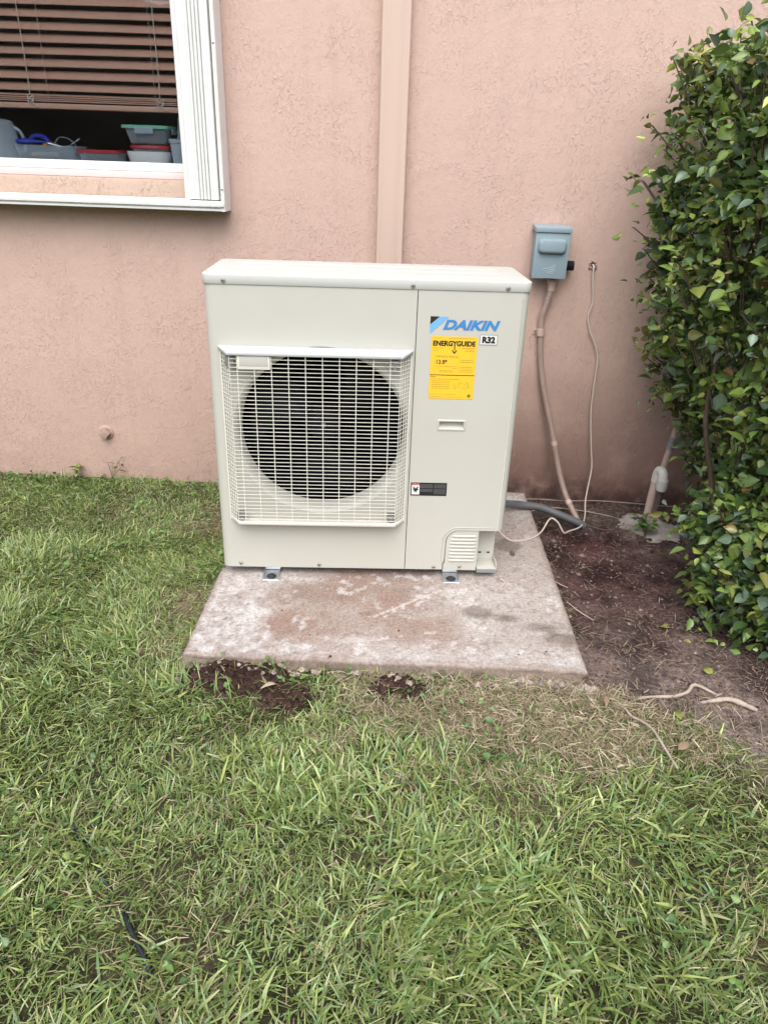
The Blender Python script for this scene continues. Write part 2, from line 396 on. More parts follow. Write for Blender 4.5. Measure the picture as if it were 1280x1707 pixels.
def sheet():
    xs = np.concatenate([np.linspace(-14, -3.0, 12)[:-1], np.arange(-3.0, 2.0, .015), np.linspace(2.0, 14, 12)])
    ys = np.concatenate([np.linspace(-16, -2.9, 14)[:-1], np.arange(-2.9, .02, .015), [.04, .1]])
    X, Y = np.meshgrid(xs, ys); Z = gz(X, Y)
    nx, ny = len(xs), len(ys)
    idx = np.arange(nx * ny).reshape(ny, nx)
    q = np.stack([idx[:-1, :-1], idx[:-1, 1:], idx[1:, 1:], idx[1:, :-1]], -1).reshape(-1, 4)
    d = dirt_mask(X, Y); s = soil_spots(X, Y)
    lawn = np.array([.036, .036, .017]); thatch = np.array([.075, .066, .034])
    t = fbm(X, Y, 9, 4, 31)[..., None]
    C = lawn * (1 - t) + thatch * t
    dm = dry_mask(X, Y)[..., None]; C = C * (1 - dm * .8) + np.array([.30, .235, .155]) * dm * .8
    red = np.array([.070, .030, .030]); grey = np.array([.200, .150, .135]); brown = np.array([.078, .047, .043])
    g = (.25 + .75 * sstep(.36, .62, fbm(X, Y, 4.0, 6, 41)))[..., None]
    far = (.45 * sstep(-1.0, -.35, Y) + .55 * blob(X, Y, .74, -.60, .22, .36, 44, .9, .6))[..., None]
    soil = brown * (1 - g) + grey * g
    rr = np.clip(far * .95 * (sstep(.3, .55, fbm(X, Y, 4, 4, 43))[..., None] * .6 + .4), 0, 1)
    soil = soil * (1 - rr) + red * rr
    soil = soil * (.55 + .9 * sstep(.3, .7, fbm(X, Y, 13, 5, 45)))[..., None]
    sand = blob(X, Y, .85, -1.52, .22, .10, 17, .8, .5)[..., None]
    soil = soil * (1 - sand) + np.array([.27, .215, .19]) * sand
    dk = blob(X, Y, .80, -.18, .4, .10, 19, .6, .5)[..., None] * .6
    soil = soil * (1 - dk) + np.array([.12, .10, .085]) * dk
    C = C * (1 - d[..., None]) + soil * d[..., None]
    C = C * (1 - s[..., None]) + np.array([.048, .027, .022]) * s[..., None]
    tag(grid_mesh('ground', np.stack([X, Y, Z], -1).reshape(-1, 3), q, C.reshape(-1, 3), MT['soil']), kind='structure')
sheet()

def reflection_blocker():  # unseen mass added behind the viewer to darken what the window glass reflects
    xs = np.linspace(-13.5, 13.5, 150); zs = np.linspace(-.1, 3.2, 36); X, Zz = np.meshgrid(xs, zs)
    Y = -9.5 + .9 * (fbm(X, Zz, .9, 5, 141) - .5) - .5 * (Zz / 3.2) ** 2 + .5 * (fbm(X, Zz, 5, 3, 142) - .5)
    Zz = Zz * (.8 + .45 * fbm(X, X * 0, .5, 4, 143)); idx = np.arange(X.size).reshape(X.shape)
    q = np.stack([idx[:-1, :-1], idx[1:, :-1], idx[1:, 1:], idx[:-1, 1:]], -1).reshape(-1, 4)
    C = np.array([.17, .19, .13]) * (.5 + fbm(X, Zz, 6, 3, 144)[..., None])
    tag(grid_mesh('unseen_reflection_mass', np.stack([X, Y, Zz], -1).reshape(-1, 3), q, C.reshape(-1, 3), MT['soil']), 'unseen greenish mass added behind the viewer to shape the window glass reflection', 'shrubs', kind='stuff')
reflection_blocker()

# ------------------------------------------------------------------ house: wall, window, room
house = empty('house', (0, 0, 0), 0, 'salmon pink stucco house wall with a window at its upper left', 'house')
WX0, WX1, WZ0, WZ1 = -2.05, -.79, 1.192, 2.25
def wall():
    mb = MB(); xs = [-7, WX0, WX1, 7]; zs = [-.4, WZ0, WZ1, 3.2]
    for i in range(3):
        for j in range(3):
            if i == 1 and j == 1: continue
            mb.quad((xs[i], 0, zs[j]), (xs[i + 1], 0, zs[j]), (xs[i + 1], 0, zs[j + 1]), (xs[i], 0, zs[j + 1]))
    d = .16
    mb.quad((WX0, 0, WZ0), (WX1, 0, WZ0), (WX1, d, WZ0), (WX0, d, WZ0)); mb.quad((WX0, 0, WZ1), (WX0, d, WZ1), (WX1, d, WZ1), (WX1, 0, WZ1))
    mb.quad((WX0, 0, WZ0), (WX0, d, WZ0), (WX0, d, WZ1), (WX0, 0, WZ1)); mb.quad((WX1, 0, WZ0), (WX1, 0, WZ1), (WX1, d, WZ1), (WX1, d, WZ0))
    mb.box(-7, 7, .2, .3, 3.2, 3.3)
    me = bpy.data.meshes.new('wall'); me.from_pydata(mb.v, [], mb.f); me.materials.append(MT['stucco'])
    new_obj('wall', me, house)
wall()
mb = MB(); mb.box(WX0 - .02, WX1 + .02, -.016, -.001, 1.118, 1.1905)
mb.build('stucco_sill', MT['stucco_sill'], house, bevel=.006)

wf = MB()
wf.box(WX0, WX1, .020, .075, 1.2175, 1.247)
wf.box(WX0, WX0 + .04, .022, .073, 1.247, WZ1); wf.box(WX1 - .04, WX1, .022, .073, 1.247, WZ1); wf.box(WX0 + .04, WX1 - .04, .022, .073, WZ1 - .04, WZ1)
win = wf.build('window', MT['white'], house, bevel=.003)
win['label'] = 'white aluminium window frame with a wide clear pane'
mb = MB(); mb.box(WX0, WX1, .010, .078, 1.1925, 1.2165); mb.build('lower_rail', MT['pinksill'], win, bevel=.003)
mb = MB(); mb.box(WX0 + .03, WX1 - .03, .045, .049, 1.240, WZ1 - .03); mb.build('pane', MT['pane'], win)
mb = MB(); mb.box(WX0, WX1, .080, .36, 1.205, 1.2365); mb.build('inner_sill', MT['stool'], win, bevel=.004)

mb = MB()
mb.quad((-3.4, 2.8, 0), (.4, 2.8, 0), (.4, 2.8, 2.6), (-3.4, 2.8, 2.6)); mb.quad((-3.4, .01, 0), (-3.4, 2.8, 0), (-3.4, 2.8, 2.6), (-3.4, .01, 2.6))
mb.quad((.4, .01, 0), (.4, 2.8, 0), (.4, 2.8, 2.6), (.4, .01, 2.6)); mb.quad((-3.4, .01, 0), (.4, .01, 0), (.4, 2.8, 0), (-3.4, 2.8, 0)); mb.quad((-3.4, .01, 2.6), (.4, .01, 2.6), (.4, 2.8, 2.6), (-3.4, 2.8, 2.6))
mb.box(-3.3, -1.75, .55, 1.1, .9, 1.30); mb.box(-1.02, -.3, 1.2, 1.3, .1, 2.3)
tag(mb.build('room_interior', MT['room']), kind='structure')

# ------------------------------------------------------------------ blind
bl = empty('window_blind', (-1.42, .14, 1.44), 0, 'brown slatted venetian blind half lowered behind the window glass', 'blind')
BL0, BL1 = -2.0 + 1.42, -.80 + 1.42
def slat_mesh():
    w = .046; n = 5; vs = []; t = math.radians(38); k = 9
    for i in range(k + 1):
        x = BL0 + (BL1 - BL0) * i / k
        for th in (0, .0026):
            for j in range(n + 1):
                s = (j / n - .5) * w; c = .0035 * (1 - (2 * j / n - 1) ** 2) + th
                vs.append((x, s * math.cos(t) - c * math.sin(t), s * math.sin(t) + c * math.cos(t)))
    m = n + 1; row = 2 * m; fs = []
    for i in range(k):
        for j in range(n):
            a = i * row + j; fs.append((a, a + 1, a + row + 1, a + row)); b = a + m; fs.append((b, b + row, b + row + 1, b + 1))
        for j in (0, n):
            a = i * row + j; fs.append((a, a + row, a + row + m, a + m))
    me = bpy.data.meshes.new('slat'); me.from_pydata(vs, [], fs); me.materials.append(MT['slat'])
    me.polygons.foreach_set('use_smooth', [True] * len(me.polygons)); me.set_sharp_from_angle(angle=.6); return me
sm = slat_mesh()
for k in range(19):
    o = new_obj('slat', sm, bl); o.location = (random.uniform(-.002, .002), 0, .050 + .0385 * k); o.rotation_euler = (random.uniform(-.05, .05), random.uniform(-.0035, .0035), 0)
for k in range(4):                                             # slats gathered flat on the bottom rail
    o = new_obj('slat', sm, bl); o.location = (0, 0, .003 + .0062 * k); o.rotation_euler = (math.radians(-34), random.uniform(-.004, .004), 0)
mb = MB(); mb.box(BL0, BL1, -.024, .024, -.022, -.004); mb.build('bottom_rail', MT['slat'], bl, bevel=.003)
for x in (-1.416, -.930):
    mb = MB(); xx = x + 1.42
    mb.tube(smoothpath([(xx - .004, -.034, .75), (xx, -.034, .3), (xx + .002, -.034, .12), (xx, -.034, .025)]), .0016, 5)
    mb.tube(smoothpath([(xx, -.034, .025), (xx - .012, -.036, .015), (xx + .008, -.037, .006), (xx + .012, -.036, .02), (xx - .01, -.036, .004), (xx - .004, -.036, -.006), (xx + .014, -.036, .008), (xx + .008, -.036, -.004), (xx + .026, -.036, -.016)], 5), .0016, 5)
    mb.build('knotted_cord', MT['cord'], bl, smooth=60)
for x in (-1.35, -.95, -1.8):
    mb = MB()
    for y in (-.027, .027): mb.tube([(x + 1.42, y, -.01), (x + 1.42, y, .78)], .0007, 4)
    mb.build('ladder_string', MT['cord'], bl)

# ------------------------------------------------------------------ things on the inner sill (top at z = 1.2365)
SZ = 1.238
def rbox(mb, cx, cy, z0, z1, w0, d0, w1, d1, th=.0015, e=.35, lip=None):
    """tapered rounded-rectangle tub: outside, rim, inside"""
    n = 32
    def ring(w, d, z):
        out = []
        for j in range(n):
            a = 2 * pi * j / n; x, y = math.cos(a), math.sin(a)
            out.append((cx + w / 2 * math.copysign(abs(x) ** e, x), cy + d / 2 * math.copysign(abs(y) ** e, y), z))
        return out
    rings = [ring(w0 * .9, d0 * .9, z0), ring(w0, d0, z0 + .004), ring(w1, d1, z1)]
    if lip: rings += [ring(w1 + lip, d1 + lip, z1 + .001), ring(w1 + lip, d1 + lip, z1 + .004), ring(w1 - .002, d1 - .002, z1 + .004)]
    rings += [ring(w1 - 2 * th, d1 - 2 * th, z1), ring(w0 - 2 * th, d0 - 2 * th, z0 + .006)]
    vs = sum(rings, []); k = len(rings)
    fs = [(i * n + j, i * n + (j + 1) % n, (i + 1) * n + (j + 1) % n, (i + 1) * n + j) for i in range(k - 1) for j in range(n)]
    fs += [tuple(range(n - 1, -1, -1)), tuple((k - 1) * n + j for j in range(n))]
    mb.add(vs, fs); return mb
def lid(mb, cx, cy, z0, z1, w, d, e=.3):
    mb.lathe([(1.0, z0), (1.0, z1 - .003), (.96, z1), (.85, z1), (.83, z1 - .002)], (cx, cy, 0), 32, cap0=True, cap1=True, sq=(w / 2, d / 2, e)); return mb

t = empty('plastic_pitcher', (-1.575, .155, SZ), 0, 'clear upturned plastic pitcher with handle at the left edge of the window', 'pitcher')
mb = MB(); mb.lathe([(.066, 0), (.066, .02), (.062, .024), (.055, .11), (.046, .135), (.02, .142), (.0, .142)], n=32); mb.build('body', MT['clear2'], t, smooth=50)
mb = MB(); mb.tube(smoothpath([(.048, 0, .118), (.075, 0, .10), (.088, 0, .062), (.083, 0, .035), (.062, 0, .030)]), .006, 8, flat=.7); mb.build('handle', MT['clear2'], t, smooth=60)

t = empty('utensil_tray', (-1.395, .165, SZ), 0, 'low clear plastic tray heaped with tools beside the pitcher', 'tray')
rbox(MB(), 0, 0, 0, .052, .215, .12, .245, .14, lip=.008).build('tub', MT['clear'], t, smooth=40)
mb = MB(); mb.tube([(-.07, -.01, .02), (.04, -.015, .022)], .012, 10); mb.build('paper_roll', MT['paleleaf'], t, smooth=40)
mb = MB(); mb.tube(smoothpath([(.0, .02, .05), (.03, .02, .085), (.07, .02, .08), (.10, .02, .05)]), .0012, 5); mb.build('wire_loop', MT['clear2'], t)
t = empty('blue_pliers', (-1.425, .15, SZ + .063), 0, 'blue handled pliers lying across the clear tool tray', 'pliers')
mb = MB(); mb.tube(smoothpath([(-.095, 0, .005), (-.05, 0, .006), (.0, -.004, .005), (.03, 0, .004)]), [.008 + .004 * math.sin(k / 3) for k in range(19)], 8, flat=.8)
mb.tube(smoothpath([(-.045, .012, .012), (-.02, .012, .026), (.012, .006, .022), (.035, 0, .006)]), .009, 8, flat=.8); mb.build('handle', MT['blue'], t, smooth=60)
mb = MB(); mb.tube([(.03, 0, .004), (.055, 0, -.002), (.085, 0, -.010)], [.008, .006, .002], 8, flat=.5); mb.build('jaw', MT['steel'], t, smooth=60)
mb = MB(); mb.tube([(.02, -.02, -.008), (.036, -.02, -.004)], .007, 8); mb.build('orange_grip', MT['orange'], t, smooth=60)
t = tag(MB().tube(smoothpath([(-1.365, .125, SZ + .050), (-1.310, .125, SZ + .055), (-1.285, .125, SZ + .068), (-1.260, .125, SZ + .082)]), [.0018] * 16 + [.003] * 3, 6).build('plastic_stirrer', MT['clear2'], smooth=60),
        'thin pale plastic stick poking up from the tool tray', 'utensil')

t = empty('low_container', (-1.185, .150, SZ), 0, 'low clear container with pinkish red lid left of the stack', 'food container')
rbox(MB(), 0, 0, 0, .035, .145, .11, .162, .12).build('tub', MT['clear'], t, smooth=40)
lid(MB(), 0, 0, .0355, .047, .172, .13).build('lid', MT['red'], t, smooth=40)

t = empty('white_bowl', (-1.000, .160, SZ), 0, 'white bowl at the bottom of the container stack', 'bowl')
rbox(MB(), 0, 0, 0, .046, .15, .12, .172, .14, e=.55, th=.004).build('bowl', MT['bowl'], t, smooth=40)
t = empty('nut_container', (-.993, .160, SZ + .012), 0, 'clear tub of nuts with red lid sitting in the white bowl', 'food container')
rbox(MB(), 0, 0, 0, .044, .12, .10, .142, .115, e=.5).build('tub', MT['clear'], t, smooth=40)
lid(MB(), 0, 0, .0445, .056, .154, .125, e=.5).build('lid', MT['red'], t, smooth=40)
mb = MB()
for k in range(110):
    x, y, z = random.uniform(-.058, .058), random.choice((-1, 1)) * random.uniform(.02, .046), random.uniform(.006, .040)
    mb.lathe([(.001, -.005), (.006, -.002), (.006, .002), (.001, .005)], (x, y, z), 6)
o = mb.build('nuts', MT['nuts'], t, smooth=60); o['kind'] = 'stuff'
t = empty('glass_container', (-.997, .160, SZ + .071), 0, 'glass food container with mint green snap lid on top of the stack', 'food container')
rbox(MB(), 0, 0, 0, .052, .135, .10, .165, .125).build('tub', MT['clear'], t, smooth=40)
lid(MB(), 0, 0, .053, .064, .184, .142, .25).build('lid', MT['green'], t, smooth=40)
mb = MB(); mb.box(-.035, .035, -.077, -.0735, .036, .056); mb.build('snap_tab', MT['clear2'], t, bevel=.001)
mb = MB(); mb.box(.0735 + .019, .0765 + .019, -.03, .03, .036, .056); mb.build('snap_tab', MT['clear2'], t, bevel=.001)

t = empty('deli_tub', (-.872, .140, SZ), 0, 'frosted round tub of stacked cups at the right end of the sill', 'food container')
mb = MB(); mb.lathe([(.036, 0), (.044, .078), (.049, .079), (.049, .084), (.047, .085), (.049, .086), (.049, .092), (.046, .093), (.043, .08), (.035, .004)], n=28, cap0=True, cap1=True); mb.build('tub', MT['clear2'], t, smooth=40)
t = empty('clear_cup', (-.853, .145, SZ + .094), 0, 'tall clear cup standing on the frosted tub', 'cup')
mb = MB(); mb.lathe([(.034, 0), (.027, .07), (.025, .072), (.0, .072)], n=28); mb.build('cup', MT['clear'], t, smooth=50)

# ------------------------------------------------------------------ accordion storm shutter
sh = empty('accordion_shutter', (-.74, 0, 1.10), 0, 'white accordion storm shutter folded beside the window, with its lower track', 'shutter')
def sbox(name, x0, x1, y0, y1, z0, z1, m='whitesh', bevel=.002):
    mb = MB(); mb.box(x0 + .74, x1 + .74, y0, y1, z0 - 1.10, z1 - 1.10); return mb.build(name, MT[m], sh, bevel=bevel)
mb = MB(); X0 = WX0 - .06 + .74; X1 = -.6645 + .74          # lower track: floor, back web and two lips
mb.box(X0, X1, -.100, -.018, .004, .009); mb.box(X0, X1, -.110, -.100, .0125, .015); mb.box(X0, X1, -.113, -.110, .011, .030); mb.box(X0, X1, -.022, -.018, .009, .030); mb.box(X0, X1, -.070, -.066, .009, .024)
mb.build('lower_track', MT['whitesh'], sh, bevel=.0012)
mb = MB(); mb.box(X0, X1 - .004, -.104, -.0185, -.005, .0032); mb.build('track_bracket', MT['whitesh'], sh, bevel=.001)
mb = MB(); mb.box(X0, X1, -.113, -.018, 1.145, 1.18); mb.build('upper_track', MT['whitesh'], sh, bevel=.002)
def blade(name, pts, z0=1.1325, z1=2.24, th=.0022):
    """vertical extruded strip along a plan polyline"""
    mb = MB(); P = [Vector((x + .74, y)) for x, y in pts]; k = len(P); L, R_ = [], []
    for i in range(k):
        t = (P[min(i + 1, k - 1)] - P[max(i - 1, 0)]).normalized(); n = Vector((-t.y, t.x)) * th / 2
        L.append(P[i] + n); R_.append(P[i] - n)
    ring = L + R_[::-1]; n = len(ring)
    vs = [(p.x, p.y, z0 - 1.1) for p in ring] + [(p.x, p.y, z1 - 1.1) for p in ring]
    fs = [(i, (i + 1) % n, (i + 1) % n + n, i + n) for i in range(n)]
    for i in range(k - 1):
        fs += [(i, i + 1, 2 * k - 2 - i, 2 * k - 1 - i), (n + i, n + 2 * k - 1 - i, n + 2 * k - 2 - i, n + i + 1)]
    mb.add(vs, fs); return mb.build(name, MT['whitesh'], sh, smooth=30)
blade('end_post', [(-.812, -.030), (-.812, -.078), (-.808, -.082), (-.800, -.081), (-.796, -.074), (-.782, -.070), (-.772, -.072), (-.768, -.080)])
for k in range(4):                                       # folded blades, seen end on with dark gaps between
    x = -.7655 + k * .0125
    blade('folded_blade', [(x + .003, -.030), (x + .0005, -.050), (x + .0005, -.086), (x + .0035, -.0905), (x + .007, -.090), (x + .0088, -.086), (x + .0088, -.050), (x + .0075, -.030)])
blade('lead_post', [(-.714, -.030), (-.714, -.090), (-.711, -.094), (-.702, -.091), (-.693, -.093), (-.688, -.090), (-.688, -.030)])
blade('side_channel', [(-.684, -.022), (-.684, -.060), (-.680, -.062), (-.6755, -.058), (-.6755, -.102), (-.674, -.104), (-.6655, -.104), (-.664, -.102), (-.664, -.004)], z0=1.094)
for z in (1.62, 1.17):
    mb = MB(); mb.lathe([(.004, 0), (.004, -.0015), (.002, -.003), (0, -.003)], (-.670 + .74, -.1055, z - 1.1), 12, axis='y'); mb.build('screw', MT['screw'], sh, smooth=40)

# ------------------------------------------------------------------ downspout
mb = MB()
prof = [(-.110, -.001), (-.110, -.044), (-.106, -.050), (-.094, -.050), (-.091, -.0485), (-.085, -.0485), (-.082, -.050), (-.034, -.050), (-.031, -.0485), (-.025, -.0485), (-.022, -.050), (-.012, -.050), (-.008, -.044), (-.008, -.001)]
zs = [-.02, .8, 3.1]
vs = [(x, y, z) for z in zs for x, y in prof]; n = len(prof)
mb.add(vs, [(i * n + j, i * n + j + 1, (i + 1) * n + j + 1, (i + 1) * n + j) for i in range(2) for j in range(n - 1)])
tag(mb.build('downspout', MT['downspout'], smooth=50), 'flat rectangular downspout painted salmon like the wall, behind the air conditioner', 'downspout')

# ------------------------------------------------------------------ concrete slab
def slab():
    st = .006
    xs = np.arange(SX0, SX1 + .0001, (SX1 - SX0) / round((SX1 - SX0) / st)); ys = np.arange(SY0, SY1 + .0001, (SY1 - SY0) / round((SY1 - SY0) / st))
    X, Y = np.meshgrid(xs, ys); nx, ny = len(xs), len(ys)
    Z = .003 * (fbm(X, Y, 5, 3, 50) - .5) + .0012 * (fbm(X, Y, 60, 3, 51) - .5)
    edge = np.minimum(np.minimum(X - SX0, SX1 - X), np.minimum(Y - SY0, SY1 - Y))
    chip = fbm(X, Y, 18, 4, 52)
    wear = np.where(Y - SY0 < SX1 - X, .9, 1.0)
    Z -= np.clip(.004 - edge + .030 * np.clip(chip - .58, 0, 1), 0, .05) * .8 * wear
    # warm brown clay film, white efflorescence, dark footprints
    n1 = fbm(X, Y, 3.0, 5, 53); n2 = fbm(X, Y, 9, 5, 54); n3 = fbm(X, Y, 40, 4, 55)
    C = np.array([.425, .380, .350]) * (.85 + .3 * n3[..., None])
    def lay(col, m): 
        nonlocal C
        C = C * (1 - m[..., None]) + np.array(col) * m[..., None]
    clay = np.maximum(blob(X, Y, -.20, -.98, .30, .26, 56, .8, .5), blob(X, Y, .12, -1.12, .16, .14, 57, .8, .5) * .8)
    clay = np.maximum(clay, blob(X, Y, -.05, -.80, .5, .10, 62, .5, .5) * .9)
    lay([.275, .168, .125], clay * (.55 + .45 * sstep(.3, .6, n2)) * .85)
    lay([.27, .205, .175], sstep(.42, .62, n1) * .6)
    white = np.maximum(blob(X, Y, -.50, -1.08, .13, .26, 58, .9, .5), blob(X, Y, .05, -1.24, .6, .05, 59, .9, .6) * .7)
    white = np.maximum(white, blob(X, Y, -.38, -.83, .14, .07, 60, .9, .6) * .8)
    white = np.maximum(white, blob(X, Y, .27, -.90, .14, .08, 61, .9, .6) * .6)
    lay([.56, .52, .50], white * (.45 + .55 * sstep(.38, .62, n3)) * .8)
    lay([.47, .42, .385], blob(X, Y, .40, -.75, .25, .6, 63, .6, .6) * .55)
    lay([.60, .57, .56], sstep(.62, .72, n3) * sstep(.4, .6, n2) * .6)
    for cx, cy, rx, ry in ((.281, -1.02, .036, .028), (.372, -1.046, .038, .022), (.452, -1.085, .048, .022), (.525, -1.135, .05, .028)):
        lay([.125, .092, .072], blob(X, Y, cx, cy, rx * 1.05, ry * 1.05, 64 + int(cx * 100), .6, .55) * .75 * (.6 + .4 * sstep(.35, .6, n3)))
    # pale scrape
    dx = (X - .02) * .8 + (Y + 1.02) * -.6; ln = np.abs((X - .07) * .62 - (Y + .97) * .78)
    lay([.60, .50, .46], (1 - sstep(.002, .007, ln + .004 * (n3 - .5))) * sstep(-.02, 0, X + .05) * (1 - sstep(.15, .2, X)) * .7)
    lay([.08, .065, .055], blob(X, Y, .437, -.62, .010, .02, 65, .3, .3)); lay([.14, .11, .09], blob(X, Y, .42, -.56, .045, .04, 66, .9, .4) * .6)
    lay([.12, .10, .085], (sstep(.66, .76, fbm(X, Y, 60, 3, 67))) * blob(X, Y, -.50, -1.0, .1, .3, 68, .5, .5) * .5)
    lay([.20, .16, .13], sstep(.60, .70, fbm(X, Y, 70, 3, 69)) * .45)
    lay([.24, .17, .14], (1 - sstep(0, .022, edge + .02 * (n2 - .5))) * .55)
    V = np.stack([X, Y, Z], -1)
    idx = np.arange(nx * ny).reshape(ny, nx)
    q = np.stack([idx[:-1, :-1], idx[:-1, 1:], idx[1:, 1:], idx[1:, :-1]], -1).reshape(-1, 4)
    V = V.reshape(-1, 3); Cc = C.reshape(-1, 3)
    per = np.concatenate([idx[0, :], idx[1:, -1], idx[-1, -2::-1], idx[-2:0:-1, 0]]); m = len(per)
    quads = [q]; prev = per; allV = [V]; allC = [Cc]; off = len(V)
    cxy = np.array([(SX0 + SX1) / 2, (SY0 + SY1) / 2])
    for k, (dz, bulge) in enumerate(((-.010, .003), (-.022, .002), (-.034, .004), (-.048, .006), (-.062, .010), (-.11, .012))):
        P = V[per].copy(); nn = np.zeros((m, 2))
        nn[:, 0] = np.where(np.isclose(P[:, 0], SX0), -1, np.where(np.isclose(P[:, 0], SX1), 1, 0)); nn[:, 1] = np.where(np.isclose(P[:, 1], SY0), -1, np.where(np.isclose(P[:, 1], SY1), 1, 0))
        r = fbm(P[:, 0] + P[:, 1] * 1.3, np.full(m, dz * 30.), 16, 4, 70 + k) - .5
        r2 = fbm(P[:, 0] + P[:, 1] * 1.3, np.full(m, dz * 9.), 45, 3, 80 + k) - .5
        P[:, :2] += nn * (bulge + (.010 if k < 2 else .034) * r + (.004 if k < 2 else .02) * r2)[:, None]; P[:, 2] = dz + (V[per][:, 2]) * (.5 if k < 2 else 0)
        c = np.array([.27, .21, .17]) * (.6 + .6 * fbm(P[:, 0] * 1.0 + P[:, 1], np.full(m, dz * 20), 30, 4, 90)[:, None]) * (1, 1, 1)
        if k > 2: c = c * .75
        allV.append(P); allC.append(c); cur = off + np.arange(m)
        quads.append(np.stack([prev, cur, np.roll(cur, -1), np.roll(prev, -1)], -1)); prev = cur; off += m
    o = grid_mesh('concrete_slab', np.concatenate(allV), np.concatenate(quads), np.concatenate(allC), MT['concrete'])
    tag(o, 'stained square concrete slab under the air conditioner', 'concrete slab')
slab()

# ------------------------------------------------------------------ air conditioner
AC = empty('air_conditioner', (-.1002, -.8268, 0), .0527, 'cream outdoor air conditioner unit with round fan grille on the concrete slab', 'air conditioner')
W2, DP, SEAM, RC = .468, .335, .1435, .026
ZB, ZT = .033, .955
FX, FZ, FR = -.133, .512, .272
def arc_profile(sgn):
    return [(sgn * (W2 - RC + RC * math.sin(a)), RC - RC * math.cos(a)) for a in [pi / 2 * k / 8 for k in range(9)]]
def strip(mb, prof, z0, z1):
    n = len(prof); vs = [(x, y, z0) for x, y in prof] + [(x, y, z1) for x, y in prof]
    mb.add(vs, [(i, i + 1, i + 1 + n, i + n) for i in range(n - 1)])
# front panel with round fan opening, left corner and side
mb = MB()
x0, x1, z0, z1 = -W2 + RC, SEAM - .0012, ZB, ZT
ang = sorted(set([2 * pi * k / 96 for k in range(96)] + [math.atan2(z - FZ, x - FX) % (2 * pi) for x in (x0, x1) for z in (z0, z1)]))
inn, out = [], []
for a in ang:
    c, s = math.cos(a), math.sin(a); inn.append((FX + FR * c, 0, FZ + FR * s))
    ts = [((x1 if c > 0 else x0) - FX) / c if abs(c) > 1e-9 else 9, ((z1 if s > 0 else z0) - FZ) / s if abs(s) > 1e-9 else 9]
    tt = min(ts); out.append((FX + tt * c, 0, FZ + tt * s))
n = len(ang); mb.add(inn + out, [(i, (i + 1) % n, (i + 1) % n + n, i + n) for i in range(n)])
# rolled bell mouth: continues from the panel edge
prof = [(FR, 0), (FR - .005, .003), (FR - .011, .010), (FR - .016, .024), (FR - .018, .045), (FR - .018, .060)]
mb.lathe(prof, (FX, 0, FZ), 96, axis='y')
mb.quad((x1, 0, z0), (x1, .012, z0), (x1, .012, z1), (x1, 0, z1))
mb.quad((x0, 0, z0), (x1, 0, z0), (x1, .02, z0), (x0, .02, z0))
mb.build('front_panel', MT['case'], AC, smooth=25)
mb = MB(); strip(mb, arc_profile(-1) + [(-W2, DP)], ZB, ZT); mb.build('left_panel', MT['case'], AC, smooth=40)
# right panel with the arched cut-out over the service cover
mb = MB()
xa = SEAM + .0012; xr = W2 - RC; zc = .183
arch = [(.274, ZB + .03), (.276, .100)] + [(.276 + .042 * (1 - math.cos(a)), .138 + .045 * math.sin(a)) for a in [pi / 2 * k / 8 for k in range(9)]]
poly = [(xa, ZB), (.270, ZB), (.270, ZB + .028)] + arch + [(xr, zc), (xr, ZT), (xa, ZT)]
gx0, gx1, gz0, gz1 = .2290, .3040, .5390, .5600
low = poly[:-2][:-1] + [(xr, zc), (xr, gz0), (xa, gz0)]
mb.add([(x, 0, z) for x, z in low], [tuple(range(len(low)))])
for a_, b_, c_, d_ in ((xa, gx0, gz0, gz1), (gx1, xr, gz0, gz1), (xa, xr, gz1, ZT)): mb.quad((a_, 0, c_), (b_, 0, c_), (b_, 0, d_), (a_, 0, d_))
mb.quad((gx0, .014, gz0 + .006), (gx1, .014, gz0 + .006), (gx1, .014, gz1), (gx0, .014, gz1)); mb.quad((gx0, 0, gz0), (gx1, 0, gz0), (gx1, .014, gz0 + .006), (gx0, .014, gz0 + .006)); mb.quad((gx0, 0, gz1), (gx0, .014, gz1), (gx1, .014, gz1), (gx1, 0, gz1))
mb.quad((gx0, 0, gz0), (gx0, .014, gz0 + .006), (gx0, .014, gz1), (gx0, 0, gz1)); mb.quad((gx1, 0, gz0), (gx1, 0, gz1), (gx1, .014, gz1), (gx1, .014, gz0 + .006))
lipv = [(.270, ZB), (.270, ZB + .028)] + arch + [(xr, zc)]
k = len(lipv); mb.add([(x, 0, z) for x, z in lipv] + [(x, .014, z) for x, z in lipv], [(i, i + 1, i + 1 + k, i + k) for i in range(k - 1)])
mb.quad((xa, 0, ZB), (xa, .012, ZB), (xa, .012, ZT), (xa, 0, ZT))
strip(mb, arc_profile(1) + [(W2, DP)], zc, ZT)
mb.build('right_panel', MT['case'], AC, smooth=25)
# raised bead that follows the arch
mb = MB(); bead = [(.2655, ZB + .032), (.2655, .1), ] + [(.2665 + .050 * (1 - math.cos(a)), .140 + .054 * math.sin(a)) for a in [pi / 2 * q / 8 for q in range(9)]] + [(xr + .004, .194), (xr + .004, ZT - .02)]
mb.tube([(x, .0008, z) for x, z in bead], .0022, 6); mb.build('panel_bead', MT['case'], AC, smooth=60)
# rear, underside
mb = MB(); mb.quad((-W2, DP, ZB), (W2, DP, ZB), (W2, DP, ZT), (-W2, DP, ZT)); mb.build('coil', MT['coil'], AC)
mb = MB(); mb.box(-W2 + .01, W2 - .012, .02, DP - .004, .020, .0325); mb.build('base_pan', MT['pan'], AC, bevel=.002)
